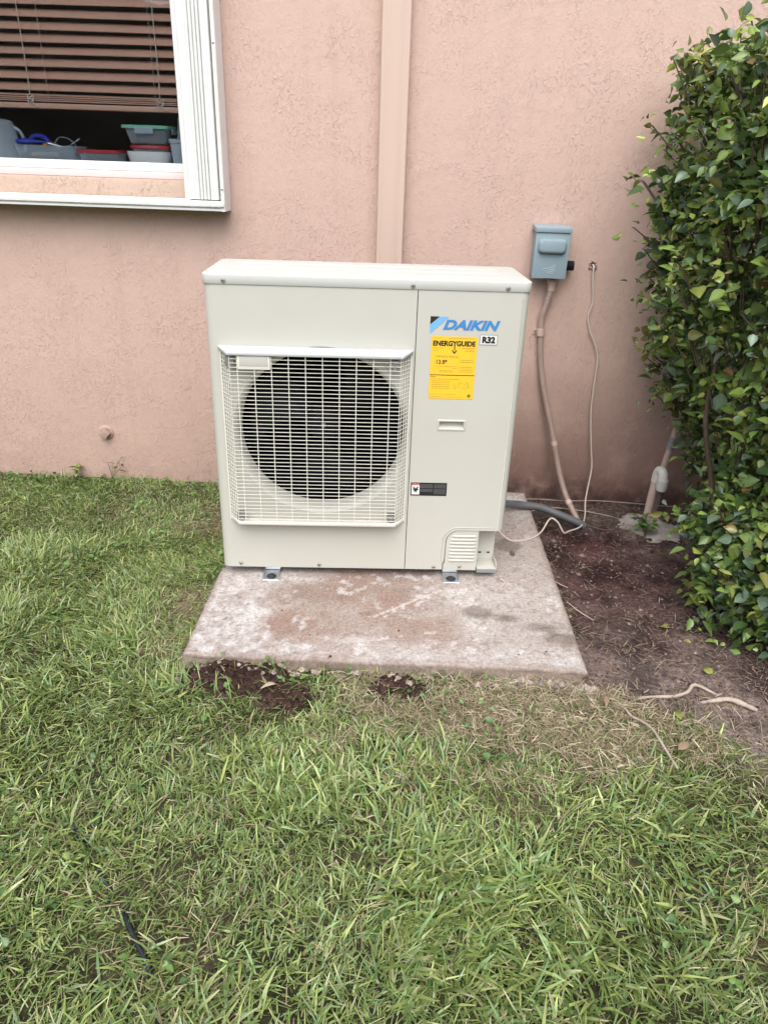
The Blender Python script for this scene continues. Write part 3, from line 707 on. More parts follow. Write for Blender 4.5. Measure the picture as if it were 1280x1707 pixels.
# valve bay behind the cover
mb = MB(); mb.box(.262, .388, .016, .30, .034, .1815); mb.box(.3885, .455, .07, .30, .034, .1815); mb.build('valve_bay', MT['case'], AC)
mb = MB(); mb.box(.3895, .458, .002, .069, .034, .0375); mb.box(.4545, .458, .002, .069, .0376, .056); mb.build('bay_tray', MT['case'], AC, bevel=.001)
mb = MB(); mb.box(.3895, .456, .001, .0195, .022, .0335); mb.build('tray_lip', MT['pan'], AC)
for x in (.407, .437):
    mb = MB(); mb.box(x - .005, x + .005, .0685, .0698, .062, .067); mb.build('slot', MT['hole'], AC)
# louvred service cover
mb = MB(); cv = [(.2745, ZB - .003), (.386, ZB - .003), (.386, .1815), (.318, .1815)] + [(.279 + .040 * (1 - math.cos(a)), .137 + .043 * math.sin(a)) for a in [pi / 2 * q / 8 for q in range(7, -1, -1)]] + [(.2785, .055), (.2745, .052)]
mb.prism(cv, .003, .012); cover = mb.build('service_cover', MT['case'], AC, smooth=30)
for q in range(8):
    z = .068 + q * .0132; xl = .291 if z < .14 else .291 + (z - .14) * .35
    mb = MB(); nS = 7; vs = []
    for (xx, sc) in ((xl, .05), (xl + .004, .8), (xl + .007, 1), (.374, 1), (.377, .8), (.381, .05)):
        for j in range(nS):
            a = pi * j / (nS - 1); vs.append((xx, .0031 - .0042 * sc * math.sin(a), z + (.0043 * math.cos(a)) * (.5 + .5 * sc) - .0012 * math.sin(a)))
    mb.add(vs, [(i * nS + j, i * nS + j + 1, (i + 1) * nS + j + 1, (i + 1) * nS + j) for i in range(5) for j in range(nS - 1)]); mb.build('louvre', MT['case'], cover, smooth=60)
# top cover: overhanging rounded tray with shallow pressed ribs
def top_cover():
    def ring(grow, z, r):
        a, b = W2 + grow, DP / 2 + grow
        return [(x, y + DP / 2, z) for x, y in rrect(-a, a, -b, b, r, 8)]
    rs = [ring(.0020, ZT - .0015, .024), ring(.003, ZT, .025), ring(.003, .9785, .025), ring(.0024, .9800, .0245), ring(.001, .9810, .023), ring(-.001, .9814, .021)]
    nn = len(rs[0]); vs = sum(rs, []); fs = [(i * nn + j, i * nn + (j + 1) % nn, (i + 1) * nn + (j + 1) % nn, (i + 1) * nn + j) for i in range(5) for j in range(nn)]
    fs.append(tuple(5 * nn + j for j in range(nn)))
    mb = MB(); mb.add(vs, fs); top = mb.build('top_cover', MT['top'], AC, smooth=40)
    for y in (.075, .165, .255):
        mb = MB(); prof = [(-.011, 0), (-.007, .0022), (.007, .0022), (.011, 0)]; xs_ = (-.40, -.385, .385, .40)
        vs = [(x, y + py,   .98145 + (pz if 0 < i < 3 else 0)) for i, x in enumerate(xs_) for py, pz in prof]
        mb.add(vs, [(i * 4 + j, i * 4 + j + 1, i * 4 + j + 5, i * 4 + j + 4) for i in range(3) for j in range(3)]); mb.build('pressed_rib', MT['top'], top, smooth=60)
    return top
TOP = top_cover()
def screw(x, z, y, parent=AC, r=.0052):
    mb = MB(); mb.lathe([(r * 1.35, 0), (r * 1.35, -.001), (r, -.0012), (r, -.003), (r * .8, -.0042), (0, -.0042)], (x, y, z), 14, axis='y'); o = mb.build('screw', MT['screw'], parent, smooth=35)
    mb = MB(); mb.box(x - r * .6, x + r * .6, y - .0046, y - .0040, z - .0007, z + .0007); mb.box(x - .0007, x + .0007, y - .0046, y - .0040, z - r * .6, z + r * .6); mb.build('screw_slot', MT['hole'], o if parent is AC else parent)
for x, z in ((-.408, .9635), (.128, .9635), (.400, .9635)): screw(x, z, -.0036, TOP)
for x, z in ((-.408, .047), (-.146, .045), (.242, .043)): screw(x, z, -.0001)
screw(.330, .044, .0029, cover)
# fan, and a black liner that stands in for the shade behind it
mb = MB(); mb.lathe([(.290, .0655), (.290, .24), (0, .24)], (FX, 0, FZ), 48, axis='y'); mb.lathe([(FR - .0178, .0605), (.2905, .0650)], (FX, 0, FZ), 48, axis='y'); mb.build('fan_shade_liner', MT['black'], AC, smooth=40)
fan = MB(); fan.lathe([(0, .085), (.03, .087), (.05, .096), (.055, .11), (.055, .16), (0, .16)], (FX, 0, FZ), 32, axis='y'); fan = fan.build('fan', MT['fan'], AC, smooth=40)
for b_ in range(3):
    a0 = 2 * pi * b_ / 3 + .5; vs = []; nr, na = 6, 9
    for i in range(nr + 1):
        r = .045 + (.232 - .045) * i / nr; w = .55 + .55 * (i / nr) ** .8; sk = .35 * (i / nr) ** 2
        for j in range(na + 1):
            u = j / na; a = a0 + sk + (u - .5) * w * (1.0 if r > .08 else .8)
            vs.append((FX + r * math.cos(a), .155 - u * .060 - .015 * math.sin(pi * u), FZ + r * math.sin(a)))
    mb = MB(); mb.add(vs, [(i * (na + 1) + j, i * (na + 1) + j + 1, (i + 1) * (na + 1) + j + 1, (i + 1) * (na + 1) + j) for i in range(nr) for j in range(na)]); mb.build('fan_blade', MT['fan'], fan, smooth=60)
mb = MB(); mb.lathe([(.008, .084), (.008, .078), (.005, .074), (0, .074)], (FX, 0, FZ), 10, axis='y'); mb.build('hub_nut', MT['galv'], fan, smooth=40)
# fan grille
GX0, GX1, GZ0, GZ1, GY = -.428, .131, .222, .762, -.046
mb = MB(); rim = [(GX0, -.003), (GX0 + .030, GY), (GX1 - .030, GY), (GX1, -.003)]
def sweep(mb, path, z, hz, hy):
    vs = []; k = len(path)
    for i, (x, y) in enumerate(path):
        for dy, dz in ((-hy, -hz), (hy, -hz), (hy, hz), (-hy, hz)): vs.append((x + (dy if i in (0, k - 1) else 0) * 0, y + dy, z + dz))
    mb.add(vs, [(i * 4 + j, i * 4 + (j + 1) % 4, (i + 1) * 4 + (j + 1) % 4, (i + 1) * 4 + j) for i in range(k - 1) for j in range(4)] + [(3, 2, 1, 0), tuple((k - 1) * 4 + j for j in range(4))]); return mb
sweep(mb, rim, GZ0, .006, .003)
bot = [(GX0, -.003, GZ0 - .006), (GX0 + .03, GY, GZ0 - .006), (GX1 - .03, GY, GZ0 - .006), (GX1, -.003, GZ0 - .006)]
mb.add(bot + [(x, y, z + .002) for x, y, z in bot], [(0, 1, 2, 3), (7, 6, 5, 4)])
mb.box(GX0 - .004, GX0 + .001, -.006, -.0008, GZ0 - .006, GZ1); mb.box(GX1 - .001, GX1 + .004, -.006, -.0008, GZ0 - .006, GZ1)
GR = mb.build('fan_grille', MT['grille'], AC, bevel=.0008, segs=1)
def bar_mesh(path, hz, hy, name):
    mb = MB(); sweep(mb, path, 0, hz, hy); me = bpy.data.meshes.new(name); me.from_pydata(mb.v, [], mb.f); me.materials.append(MT['grille']); me.update(); return me
bar_full = bar_mesh([(GX0, -.004), (GX0 + .030, GY), (GX1 - .030, GY), (GX1, -.004)], .00072, .0010, 'grille_bar')
bar_l = bar_mesh([(GX0, -.004), (GX0 + .030, GY), (-.3745, GY)], .00072, .0010, 'grille_bar')
bar_r = bar_mesh([(-.2785, GY), (GX1 - .030, GY), (GX1, -.004)], .00072, .0010, 'grille_bar')
z = GZ0 + .0135
while z < GZ1 - .004:
    cut = z > .722
    for me in ((bar_l, bar_r) if cut else (bar_full,)):
        o = new_obj('grille_bar', me, GR); o.location = (0, 0, z)
    z += .0123
for k in range(-5, 5):
    x = -.128 + .0495 * k; zt = .722 if k == -4 else GZ1
    mb = MB(); mb.box(x - .0011, x + .0011, GY + .0003, GY + .0032, GZ0, zt); mb.build('upright_bar', MT['grille'], GR)
for f_ in (.22, .5, .78, 1.0):
    for x, s in ((GX0, 1), (GX1, -1)):
        xx = x + s * .030 * f_; yy = -.004 + (GY + .004) * f_
        mb = MB(); mb.box(xx - .0009, xx + .0009, yy, yy + .003, GZ0, GZ1); mb.build('upright_bar', MT['grille'], GR)
mb = MB(); hp = [(-.435, .0), (-.435, -.006), (-.404, -.053), (.106, -.053), (.137, -.006), (.137, 0)]   # hood
hz_ = [.781, .779, .7715, .7715, .779, .781]
vs = [(x, y - .0005, z) for (x, y), z in zip(hp, hz_)] + [(x, y - .0005, z - .0075) for (x, y), z in zip(hp, hz_)]
mb.add(vs, [(0, 1, 2, 3, 4, 5), (11, 10, 9, 8, 7, 6)] + [(i, (i + 1) % 6, (i + 1) % 6 + 6, i + 6) for i in range(6)]); mb.build('hood', MT['hood'], GR, bevel=.0018)
mb = MB(); mb.box(-.374, -.2795, GY - .0025, GY + .004, .7225, .7615); mb.build('blank_plate', MT['grille'], GR, bevel=.0015)
mb = MB(); mb.box(-.368, -.2855, GY - .0035, GY - .0026, .733, .7605); mb.build('plate_recess', MT['case'], GR, bevel=.0004)
for x, z in ((-.398, .742), (.083, .742), (-.390, .243), (.090, .243)):
    mb = MB(); mb.box(x - .013, x + .013, GY + .0035, GY + .019, z - .012, z + .015); mb.box(x - .006, x + .006, GY + .0008, GY + .0034, z - .016, z - .002); mb.build('corner_clip', MT['clip'], GR, bevel=.002)
mb = MB(); mb.box(-.4085, -.4065, -.0012, -.0004, .628, .672); mb.build('slot', MT['hole'], AC)
# handle recess
ro_ = rrect(.2215, .3115, .5315, .5675, .005, 3); ri_ = rrect(.2295, .3035, .5395, .5595, .002, 3); nn = len(ro_)
mb = MB(); mb.add([(x, -.0002, z) for x, z in ro_] + [(x, -.0026, z) for x, z in rrect(.2235, .3095, .5335, .5655, .004, 3)] + [(x, -.0026, z) for x, z in rrect(.2270, .3060, .5370, .5620, .003, 3)] + [(x, .002, z) for x, z in ri_],
       [(i * nn + j, i * nn + (j + 1) % nn, (i + 1) * nn + (j + 1) % nn, (i + 1) * nn + j) for i in range(3) for j in range(nn)])
mb.build('hand_grip', MT['case'], AC, smooth=30)
# feet
for x in (-.306, .302):
    for yy, s in ((-.036, 1), (DP + .036, -1)):
        f = MB(); y0, y1 = sorted((yy, yy + s * .075)); f.box(x - .0275, x + .0275, y0, y1, .0005, .0030); f.box(x - .0275, x - .025, y0 + .004, y1, .0045, .012); f.box(x + .025, x + .0275, y0 + .004, y1, .0045, .012)
        f.box(x - .0275, x + .0275, *sorted((yy + s * .068, yy + s * .071)), .0045, .021)
        ft = f.build('foot', MT['galv'], AC, bevel=.0008, segs=1)
        mb = MB(); mb.lathe([(.0165, .0046), (.0165, .0062), (.0105, .0064), (.0105, .0105), (.005, .0112), (.005, .0135), (0, .0135)], (x, yy + s * .022, 0), 12); mb.build('anchor_bolt', MT['bolt'], ft, smooth=30)
# ---- print and labels on the right panel
def text(s, x0, x1, z0, z1, m, parent, name='lettering', off=0, shear=0, y=-.0012, thick=0):
    cu = bpy.data.curves.new('t', 'FONT'); cu.body = s; cu.offset = off; cu.shear = shear; cu.resolution_u = 4
    o = bpy.data.objects.new('t', cu); COL.objects.link(o); dg = bpy.context.evaluated_depsgraph_get()
    me = bpy.data.meshes.new_from_object(o.evaluated_get(dg)); bpy.data.objects.remove(o); bpy.data.curves.remove(cu)
    v = np.zeros(len(me.vertices) * 3); me.vertices.foreach_get('co', v); v = v.reshape(-1, 3); a, b = v.min(0), v.max(0)
    w = np.zeros_like(v); w[:, 0] = x0 + (v[:, 0] - a[0]) / (b[0] - a[0]) * (x1 - x0); w[:, 2] = z0 + (v[:, 1] - a[1]) / (b[1] - a[1]) * (z1 - z0); w[:, 1] = y
    me.vertices.foreach_set('co', w.ravel()); me.materials.clear(); me.materials.append(MT[m]); me.update(); me.name = name
    return new_obj(name, me, parent)
def flat(name, polys, m, parent, y=-.0010):
    mb = MB()
    for p in polys: mb.add([(x, y, z) for x, z in p], [tuple(range(len(p)))])
    me = bpy.data.meshes.new(name); me.from_pydata(mb.v, [], mb.f); me.materials.append(MT[m]); return new_obj(name, me, parent)
R4 = lambda a, b, c, d: [(a, c), (b, c), (b, d), (a, d)]
lg = flat('logo', [[(.183, .830), (.2365, .8795), (.2115, .8795), (.183, .855)]], 'logol', AC); lg['label'] = 'blue and black triangle mark with slanted blue lettering'
flat('logo_corner', [[(.183, .857), (.2095, .8798), (.183, .8798)]], 'ink', lg)
text('DAIKIN', .221, .3875, .8425, .8715, 'logo', lg, off=.045, shear=.30)
lb = flat('refrigerant_label', [R4(.3315, .3835, .8005, .8305)], 'labelg', AC); lb['label'] = 'small boxed black and white R32 label'
flat('label_face', [R4(.3330, .3820, .8020, .8290)], 'labelw', lb, -.0013); text('R32', .3385, .3770, .8055, .8255, 'ink', lb, off=.06, y=-.0016)
eg = flat('energy_label', [R4(.1895, .3255, .634, .8235)], 'yellow', AC); eg['label'] = 'yellow energy guide label'
text('ENERGYGUIDE', .1945, .3200, .7945, .8105, 'ink', eg, off=.05)
flat('arrow', [R4(.2575, .2605, .782, .7965), [(.259, .7715), (.267, .7815), (.2655, .7840), (.259, .7775), (.2525, .7840), (.251, .7815)]], 'ink', eg, -.0012)
flat('divider', [R4(.1905, .3245, .7065, .7087)], 'ink', eg, -.0012)
text('13.8*', .2075, .2400, .7405, .7545, 'ink', eg, off=.02)
text('Efficiency Rating', .2075, .2700, .7600, .7650, 'ink2', eg, off=.01)
text('Notice', .1925, .2085, .7005, .7045, 'ink', eg, off=.01)
dash = []
def lines(x0, x1, zs, h, seed):
    r = random.Random(seed)
    for z in zs:
        x = x0
        while x < x1 - .001:
            w = r.uniform(.003, .010); e = min(x + w, x1); dash.append(R4(x, e, z, z + h)); x = e + .0011
lines(.196, .218, [.8175], .001, 1); lines(.240, .318, [.8175], .001, 2)
lines(.194, .226, [.7885], .001, 3); lines(.194, .212, [.7840, .7795], .001, 4); lines(.280, .320, [.7885], .0011, 5); lines(.292, .320, [.7840, .7795], .0011, 6)
dash += [R4(.2020, .2024, .712, .7665), R4(.2735, .2739, .712, .7665), R4(.2024, .2735, .7661, .7665)]
lines(.208, .268, [.7335], .0009, 7); lines(.208, .220, [.7280], .0009, 8); lines(.256, .270, [.7280], .0009, 9); lines(.218, .258, [.7205, .7165], .0010, 10)
lines(.279, .317, [.7530], .0010, 11); lines(.278, .318, [.7470], .0014, 12); lines(.278, .318, [.7320, .7270, .7220, .7170], .0010, 13)
lines(.192, .280, [.6945], .0011, 14)
for k in range(5): lines(.197, .252, [.6885 - k * .0055], .0011, 20 + k)
lines(.192, .270, [.6480], .0008, 30); lines(.192, .232, [.6395], .0013, 31); lines(.234, .290, [.6395], .0008, 32)
flat('small_print', dash, 'ink2', eg, -.0012)['kind'] = 'stuff'
r = random.Random(5); mp_ = []
for k in range(46):                                     # outline map, as hatched patches
    u, v = r.random(), r.random(); x = .262 + u * .046; z = .687 - v * .022 * (1 - .55 * abs(u - .62)) - (.006 if u < .2 else 0)
    mp_.append(R4(x, x + r.uniform(.0015, .004), z, z + .0009))
flat('map_print', mp_, 'ink2', eg, -.0012)['kind'] = 'stuff'
flat('recycling_mark', [[(.3125 + .0055 * math.cos(2 * pi * k / 14), .6445 + .0055 * math.sin(2 * pi * k / 14)) for k in range(14)]], 'ink2', eg, -.0012)
wl = flat('warning_label', [R4(.1505, .2670, .3085, .3545)], 'ink', AC); wl['label'] = 'black warning label with red header and hand-and-fan pictogram'
flat('red_header', [R4(.1535, .1790, .3465, .3520)], 'labelr', wl, -.0012); text('WARNING', .1555, .1770, .3478, .3508, 'labelw', wl, y=-.0014)
flat('picture_panel', [R4(.1535, .1790, .3125, .3455)], 'labelw', wl, -.0012)
flat('hand_picture', [[(.156, .341), (.163, .338), (.166, .333), (.169, .338), (.176, .341), (.172, .333), (.177, .330), (.171, .327), (.169, .318), (.166, .325), (.162, .319), (.161, .328), (.157, .331), (.160, .335)]], 'ink', wl, -.0014)
dash = []; lines(.1825, .222, [.347, .3435, .340, .3365, .330, .3265, .323], .0012, 40); lines(.226, .264, [.347, .3435, .340, .3365, .330, .3265, .323, .319, .3155], .0012, 41); flat('white_print', dash, 'labelg', wl, -.0012)['kind'] = 'stuff'

# ------------------------------------------------------------------ disconnect box
DB = empty('disconnect_box', (.546, 0, .99), 0, 'grey metal electrical disconnect box on the wall right of the air conditioner', 'electrical box')
mb = MB(); mb.box(-.060, .060, -.075, -.002, -.089, .082); mb.build('back_box', MT['box'], DB, bevel=.003)
mb = MB(); P = [(-.0645, -.080), (.0645, -.080)]
mb.box(-.0640, .0640, -.086, -.072, -.0925, .0705); cvr = mb.build('cover', MT['box'], DB, bevel=.0035)
mb = MB(); mb.add([(-.0675, -.002, .095), (.0675, -.002, .095), (.0675, -.092, .088), (-.0675, -.092, .088), (-.0675, -.002, .0755), (.0675, -.002, .0755), (.0675, -.092, .0715), (-.0675, -.092, .0715)],
                  [(0, 1, 2, 3), (4, 7, 6, 5), (0, 4, 5, 1), (3, 2, 6, 7), (1, 5, 6, 2), (0, 3, 7, 4)]); mb.build('rain_lip', MT['box'], DB, bevel=.0025)
mb = MB(); rings = [(rrect(-.053, .053, -.003, .050, .018, 6), -.0862), (rrect(-.052, .052, -.002, .049, .017, 6), -.094), (rrect(-.047, .047, .003, .0455, .014, 6), -.103), (rrect(-.040, .040, .009, .040, .010, 6), -.1045)]
nn = len(rings[0][0]); mb.add([(x, y, z) for pts, y in rings for x, z in pts], [(i * nn + j, i * nn + (j + 1) % nn, (i + 1) * nn + (j + 1) % nn, (i + 1) * nn + j) for i in range(3) for j in range(nn)] + [tuple(3 * nn + j for j in range(nn))]); mb.build('raised_handle', MT['box'], cvr, smooth=50)
mb = MB()
for pts in ([(-.028, -.060), (-.018, -.056), (-.006, -.057), (.010, -.060), (.022, -.062)], [(-.004, -.054), (.006, -.050), (.014, -.044), (.020, -.042)], [(.010, -.055), (.020, -.049)], [(-.020, -.066), (-.006, -.064), (.014, -.067)], [(-.012, -.0715), (.016, -.0725)]):
    mb.tube([(x, -.0865, z) for x, z in pts], .0011, 5)
mb.build('embossed_mark', MT['boxhi'], cvr, smooth=60)
mb = MB(); mb.box(-.02, .02, -.087, -.0845, -.0945, -.0905); mb.build('hasp_slot', MT['hole'], cvr)
mb = MB(); prof = []
for k in range(9): prof += [(.0165, .003 + k * .0036), (.0185, .0045 + k * .0036)]
mb.lathe([(.0185, 0)] + prof + [(.0175, .038), (0, .038)], (.0602, -.040, -.048), 20, axis='x'); mb.build('cable_gland', MT['blackp'], DB, smooth=30)

# ------------------------------------------------------------------ conduit, whip, cable
def at_ground(x, y, dz=0): return Vector((x, y, float(gz(x, y)) + dz))
CD = empty('painted_conduit', (.56, 0, .6), 0, 'salmon painted conduit running from the grey box down the wall into the soil', 'conduit')
off = Vector((-.56, 0, -.6))
cpath = smoothpath([(.571, -.040, .900), (.570, -.038, .85), (.562, -.028, .79), (.553, -.020, .74), (.556, -.018, .68), (.567, -.022, .58), (.592, -.035, .46), (.640, -.065, .30), (.690, -.105, .12), (.722, -.15, .03), (.752, -.205, -.022), (.775, -.245, -.060)], 6)
mb = MB(); mb.tube([p + off for p in cpath], .0118, 12); mb.build('pipe', MT['conduit'], CD, smooth=60)
rib = smoothpath([p + off for p in cpath[2:24]], 5)
mb = MB(); mb.tube(rib, [.0122 + (.0014 if k % 3 == 0 else 0) for k in range(len(rib))], 12); mb.build('ribbed_section', MT['conduit'], CD, smooth=20)
mb = MB(); mb.lathe([(.012, .048), (.017, .046), (.019, .03), (.019, .018), (.0145, .010), (.0145, -.012), (.012, -.014)], (.571 - .56, -.039, .86 - .6), 8); mb.build('connector', MT['downspout'], CD, smooth=30)
mb = MB(); mb.tube([(-.008, -.0195, .098), (-.005, -.0185, .070)], .0155, 14); mb.box(-.034, .010, -.006, -.0005, .073, .094); cl = mb.build('strap', MT['downspout'], CD, smooth=40)
mb = MB(); mb.lathe([(.005, 0), (.004, -.003), (0, -.003)], (-.026, -.006, .084), 10, axis='y'); mb.build('strap_screw', MT['clip'], cl)
for i in (44, 56):
    mb = MB(); d = (cpath[i + 1] - cpath[i]).normalized() * .009; mb.tube([cpath[i] + off - d, cpath[i] + off + d], .0135, 12); mb.build('coupling', MT['downspout'], CD, smooth=40)
mb = MB(); mb.tube(smoothpath([(.385, -.33, .055), (.44, -.28, .042), (.52, -.24, .022), (.60, -.235, .012), (.68, -.25, -.010), (.755, -.262, -.036), (.785, -.262, -.052)]), .0155, 14)
tag(mb.build('grey_conduit', MT['whip'], smooth=60), 'dark grey flexible conduit bridging from the unit to the buried end of the painted conduit', 'conduit')
CB = empty('thin_cable', (.73, 0, .94), 0, 'thin pale cable hanging from a hole in the wall and trailing to the unit', 'cable')
off = Vector((-.73, 0, -.94))
cpts = [(.726, -.001, .945), (.728, -.016, .935), (.729, -.016, .90), (.743, -.014, .82), (.742, -.014, .79), (.735, -.014, .745), (.752, -.016, .69), (.778, -.018, .64), (.797, -.02, .58), (.797, -.03, .46), (.803, -.035, .35), (.822, -.045, .22), (.836, -.055, .13), (.826, -.085, .06), (.812, -.13, .0), (.800, -.20, -.035), (.765, -.29, -.040), (.70, -.36, -.030), (.672, -.392, -.02), (.645, -.385, .02), (.616, -.375, .030), (.575, -.44, .006), (.538, -.489, .0045), (.49, -.52, .0045), (.442, -.527, .006), (.40, -.505, .03), (.36, -.46, .06)]
mb = MB(); mb.tube([p + off for p in smoothpath(cpts, 7)], .0034, 7); mb.build('cable', MT['cable'], CB, smooth=60)
mb = MB()
for k in range(16):
    a = 2 * pi * k / 16; rr_ = random.uniform(.010, .017); mb.lathe([(.001, -.004), (.005, -.002), (.004, -.006), (0, -.008)], (-.004 + rr_ * math.cos(a), random.uniform(-.001, .002), .005 + rr_ * math.sin(a)), 6, axis='y')
mb.build('patched_hole_rim', MT['stucco'], CB, smooth=50)
mb = MB(); mb.lathe([(.009, -.0012), (0, -.0012)], (-.004, 0, .006), 14, axis='y'); mb.build('hole', MT['hole'], CB)
tag(MB().tube(smoothpath([(.372, -.815, .006), (.385, -.83, .005), (.378, -.85, .004), (.365, -.868, .005)], 4), .0028, 6).build('wire_offcut', MT['cable'], smooth=60), 'short pale wire end poking out below the service cover', 'wire')
# square plug on the wall, left
PL = empty('wall_plug', (-1.266, 0, .178), 0, 'square knob tilted on its corner, painted over on the wall at left', 'wall plug')
mb = MB(); rot = Matrix.Rotation(math.radians(40), 4, 'Y'); mb.box(-.017, .017, -.030, -.001, -.017, .017, rot); mb.build('plug', MT['stucco'], PL, bevel=.003)
mb = MB(); mb.lathe([(.034, -.0005), (.030, -.006), (.022, -.008), (.018, -.004)], n=20, axis='y'); mb.build('collar', MT['stucco'], PL, smooth=50)

# ------------------------------------------------------------------ pvc pipes and cement mound
PV = empty('pvc_riser', (1.087, -.14, -.06), 0, 'pinkish pipe riser with white hooked end rising from the cement mound', 'pipe')
off = Vector((-1.087, .14, .06))
mb = MB(); mb.tube([Vector(p) + off for p in [(1.080, -.140, -.08), (1.082, -.140, .05), (1.086, -.140, .13)]], .0165, 14); mb.build('riser', MT['pvcp'], PV, smooth=60)
el = smoothpath([(1.086, -.140, .110), (1.087, -.141, .140), (1.089, -.147, .158), (1.093, -.158, .164), (1.097, -.170, .158), (1.099, -.176, .140), (1.100, -.178, .118)], 5)
mb = MB(); mb.tube([p + off for p in el], .0200, 16); mb.build('elbow', MT['pvc'], PV, smooth=60)
mb = MB(); mb.tube([Vector(p) + off for p in [(1.1000, -.178, .135), (1.1005, -.178, .102), (1.1005, -.178, .086)]], [.0230, .0230, .019], 16); mb.build('end_cap', MT['pvc'], PV, smooth=50)
for k in range(3):
    x = 1.094 + .005 * k; mb = MB(); mb.tube([Vector(p) + off for p in smoothpath([(x, -.178, .09), (x + .002, -.175, .03), (x - .004 * k, -.172, -.05)], 4)], .0018, 5); mb.build('dangling_wire', MT['rootd'], PV)
VP = empty('leaning_pipe', (1.12, -.08, -.06), 0, 'pale leaning pipe with grey tape disappearing up into the hedge', 'pipe')
off = Vector((-1.12, .08, .06))
mb = MB(); mb.tube([Vector(p) + off for p in [(1.118, -.085, -.08), (1.124, -.085, .12), (1.142, -.090, .30), (1.165, -.095, .52), (1.18, -.095, .8)]], .0135, 12); mb.build('pipe', MT['pvcp'], VP, smooth=60)
mb = MB(); mb.tube([Vector(p) + off for p in [(1.1345, -.0885, .235), (1.140, -.090, .29)]], .0142, 12); mb.build('tape', MT['tape'], VP, smooth=60)
def mound():
    n, m = 40, 12; vs = [];
    for i in range(m + 1):
        for j in range(n):
            a = 2 * pi * j / n; r = i / m
            x = 1.085 + .17 * r * math.cos(a); y = -.27 + .17 * r * math.sin(a)
            e = float(fbm(x, y, 9, 4, 33)); rr2 = r * (1 + 1.1 * (e - .5)); x = 1.085 + .17 * rr2 * math.cos(a); y = -.27 + .17 * rr2 * math.sin(a)
            vs.append((x, y, float(gz(x, y)) - .020 + .052 * (1 - r ** 1.6) * (.5 + 1.0 * e) + .022 * (float(fbm(x, y, 40, 3, 34)) - .5)))
    fs = [(i * n + j, i * n + (j + 1) % n, (i + 1) * n + (j + 1) % n, (i + 1) * n + j) for i in range(m) for j in range(n)]
    tag(MB().add(vs, fs).build('cement_mound', MT['mound'], smooth=70), 'rough pale cement mound around the foot of the pipe riser', 'cement mound')
mound()

# ------------------------------------------------------------------ roots, sticks, fallen leaves, tubing
def stick(name, pts, rad, m, label, cat, dz=.0):
    rad = [q_ * .70 for q_ in rad]; P = smoothpath([at_ground(x, y, r_ * .5 + dz + h) for (x, y, h), r_ in zip(pts, rad)], 5)
    rr_ = np.interp(np.linspace(0, len(rad) - 1, len(P)), range(len(rad)), rad) * RNG.uniform(.85, 1.15, len(P))
    return tag(MB().tube(P, list(rr_), 8).build(name, MT[m], smooth=70), label, cat)
stick('exposed_root', [(.640, -1.370, -.004), (.716, -1.335, .004), (.80, -1.330, .006), (.845, -1.315, .012), (.875, -1.285, .014), (.92, -1.300, .002), (.95, -1.31, -.012)], [.003, .006, .007, .007, .007, .006, .004], 'root', 'wavy pale root lying on the bare soil in front of the hedge', 'root')
stick('exposed_root', [(.87, -1.338, -.008), (.905, -1.345, .006), (.95, -1.342, .010), (.985, -1.357, .010), (1.02, -1.365, .002)], [.005, .009, .011, .011, .008], 'root', 'short thick pale root at the right edge of the frame', 'root')
stick('exposed_root', [(.628, -1.378, .006), (.645, -1.392, .014), (.655, -1.43, .018), (.675, -1.455, .022), (.690, -1.50, .034), (.698, -1.56, .036), (.712, -1.625, .030)], [.003, .0045, .005, .005, .0045, .0045, .0035], 'root', 'thin whitish root curving from the soil onto the grass', 'root')
stick('exposed_root', [(.74, -1.425, .004), (.79, -1.440, .006), (.83, -1.432, .006), (.865, -1.405, .006)], [.002, .003, .003, .002], 'root', 'thin pale rootlet on the soil below the wavy root', 'root')
stick('twig', [(.60, -1.325, .008), (.65, -1.340, .010), (.70, -1.352, .012)], [.003, .004, .003], 'rootd', 'dark short twig at the left end of the wavy root', 'twig')
stick('wall_root', [(.50, -.075, .012), (.62, -.05, .016), (.74, -.055, .022), (.88, -.045, .018), (1.0, -.06, .02), (1.25, -.05, .01)], [.003, .003, .0035, .003, .003, .003], 'root', 'long thin pale root along the foot of the wall', 'root')
stick('wall_root', [(.52, -.15, .006), (.64, -.12, .010), (.78, -.11, .012), (.88, -.15, .008), (.96, -.18, .004)], [.003, .0035, .0035, .003, .002], 'root', 'thin pale root crossing behind the painted conduit', 'root')
stick('wall_root', [(.60, -.20, .006), (.68, -.19, .008), (.76, -.215, .010), (.86, -.27, .006), (.90, -.28, .004)], [.002, .0028, .0028, .0025, .002], 'rootd', 'thin brown root across the soil near the cement mound', 'root')
stick('twig', [(.575, -.70, .006), (.595, -.735, .010), (.625, -.745, .008)], [.002, .0028, .002], 'root', 'small curved pale twig against the right edge of the slab', 'twig')
stick('twig', [(.60, -.85, .006), (.625, -.905, .008), (.665, -.955, .006)], [.0025, .003, .0025], 'root', 'longer brown twig on the soil right of the slab', 'twig')
P = smoothpath([at_ground(x, y, h) for x, y, h in [(-.74, -1.77, -.01), (-.712, -1.812, .000), (-.66, -1.865, .012), (-.61, -1.915, -.006), (-.565, -1.967, .009), (-.52, -2.01, -.006), (-.47, -2.075, .013), (-.426, -2.128, .011), (-.40, -2.16, .0)]], 6)
tag(MB().tube(P, .0048, 8).build('black_tubing', MT['tube'], smooth=60), 'thin black tubing half hidden in the lawn at lower left', 'tubing')

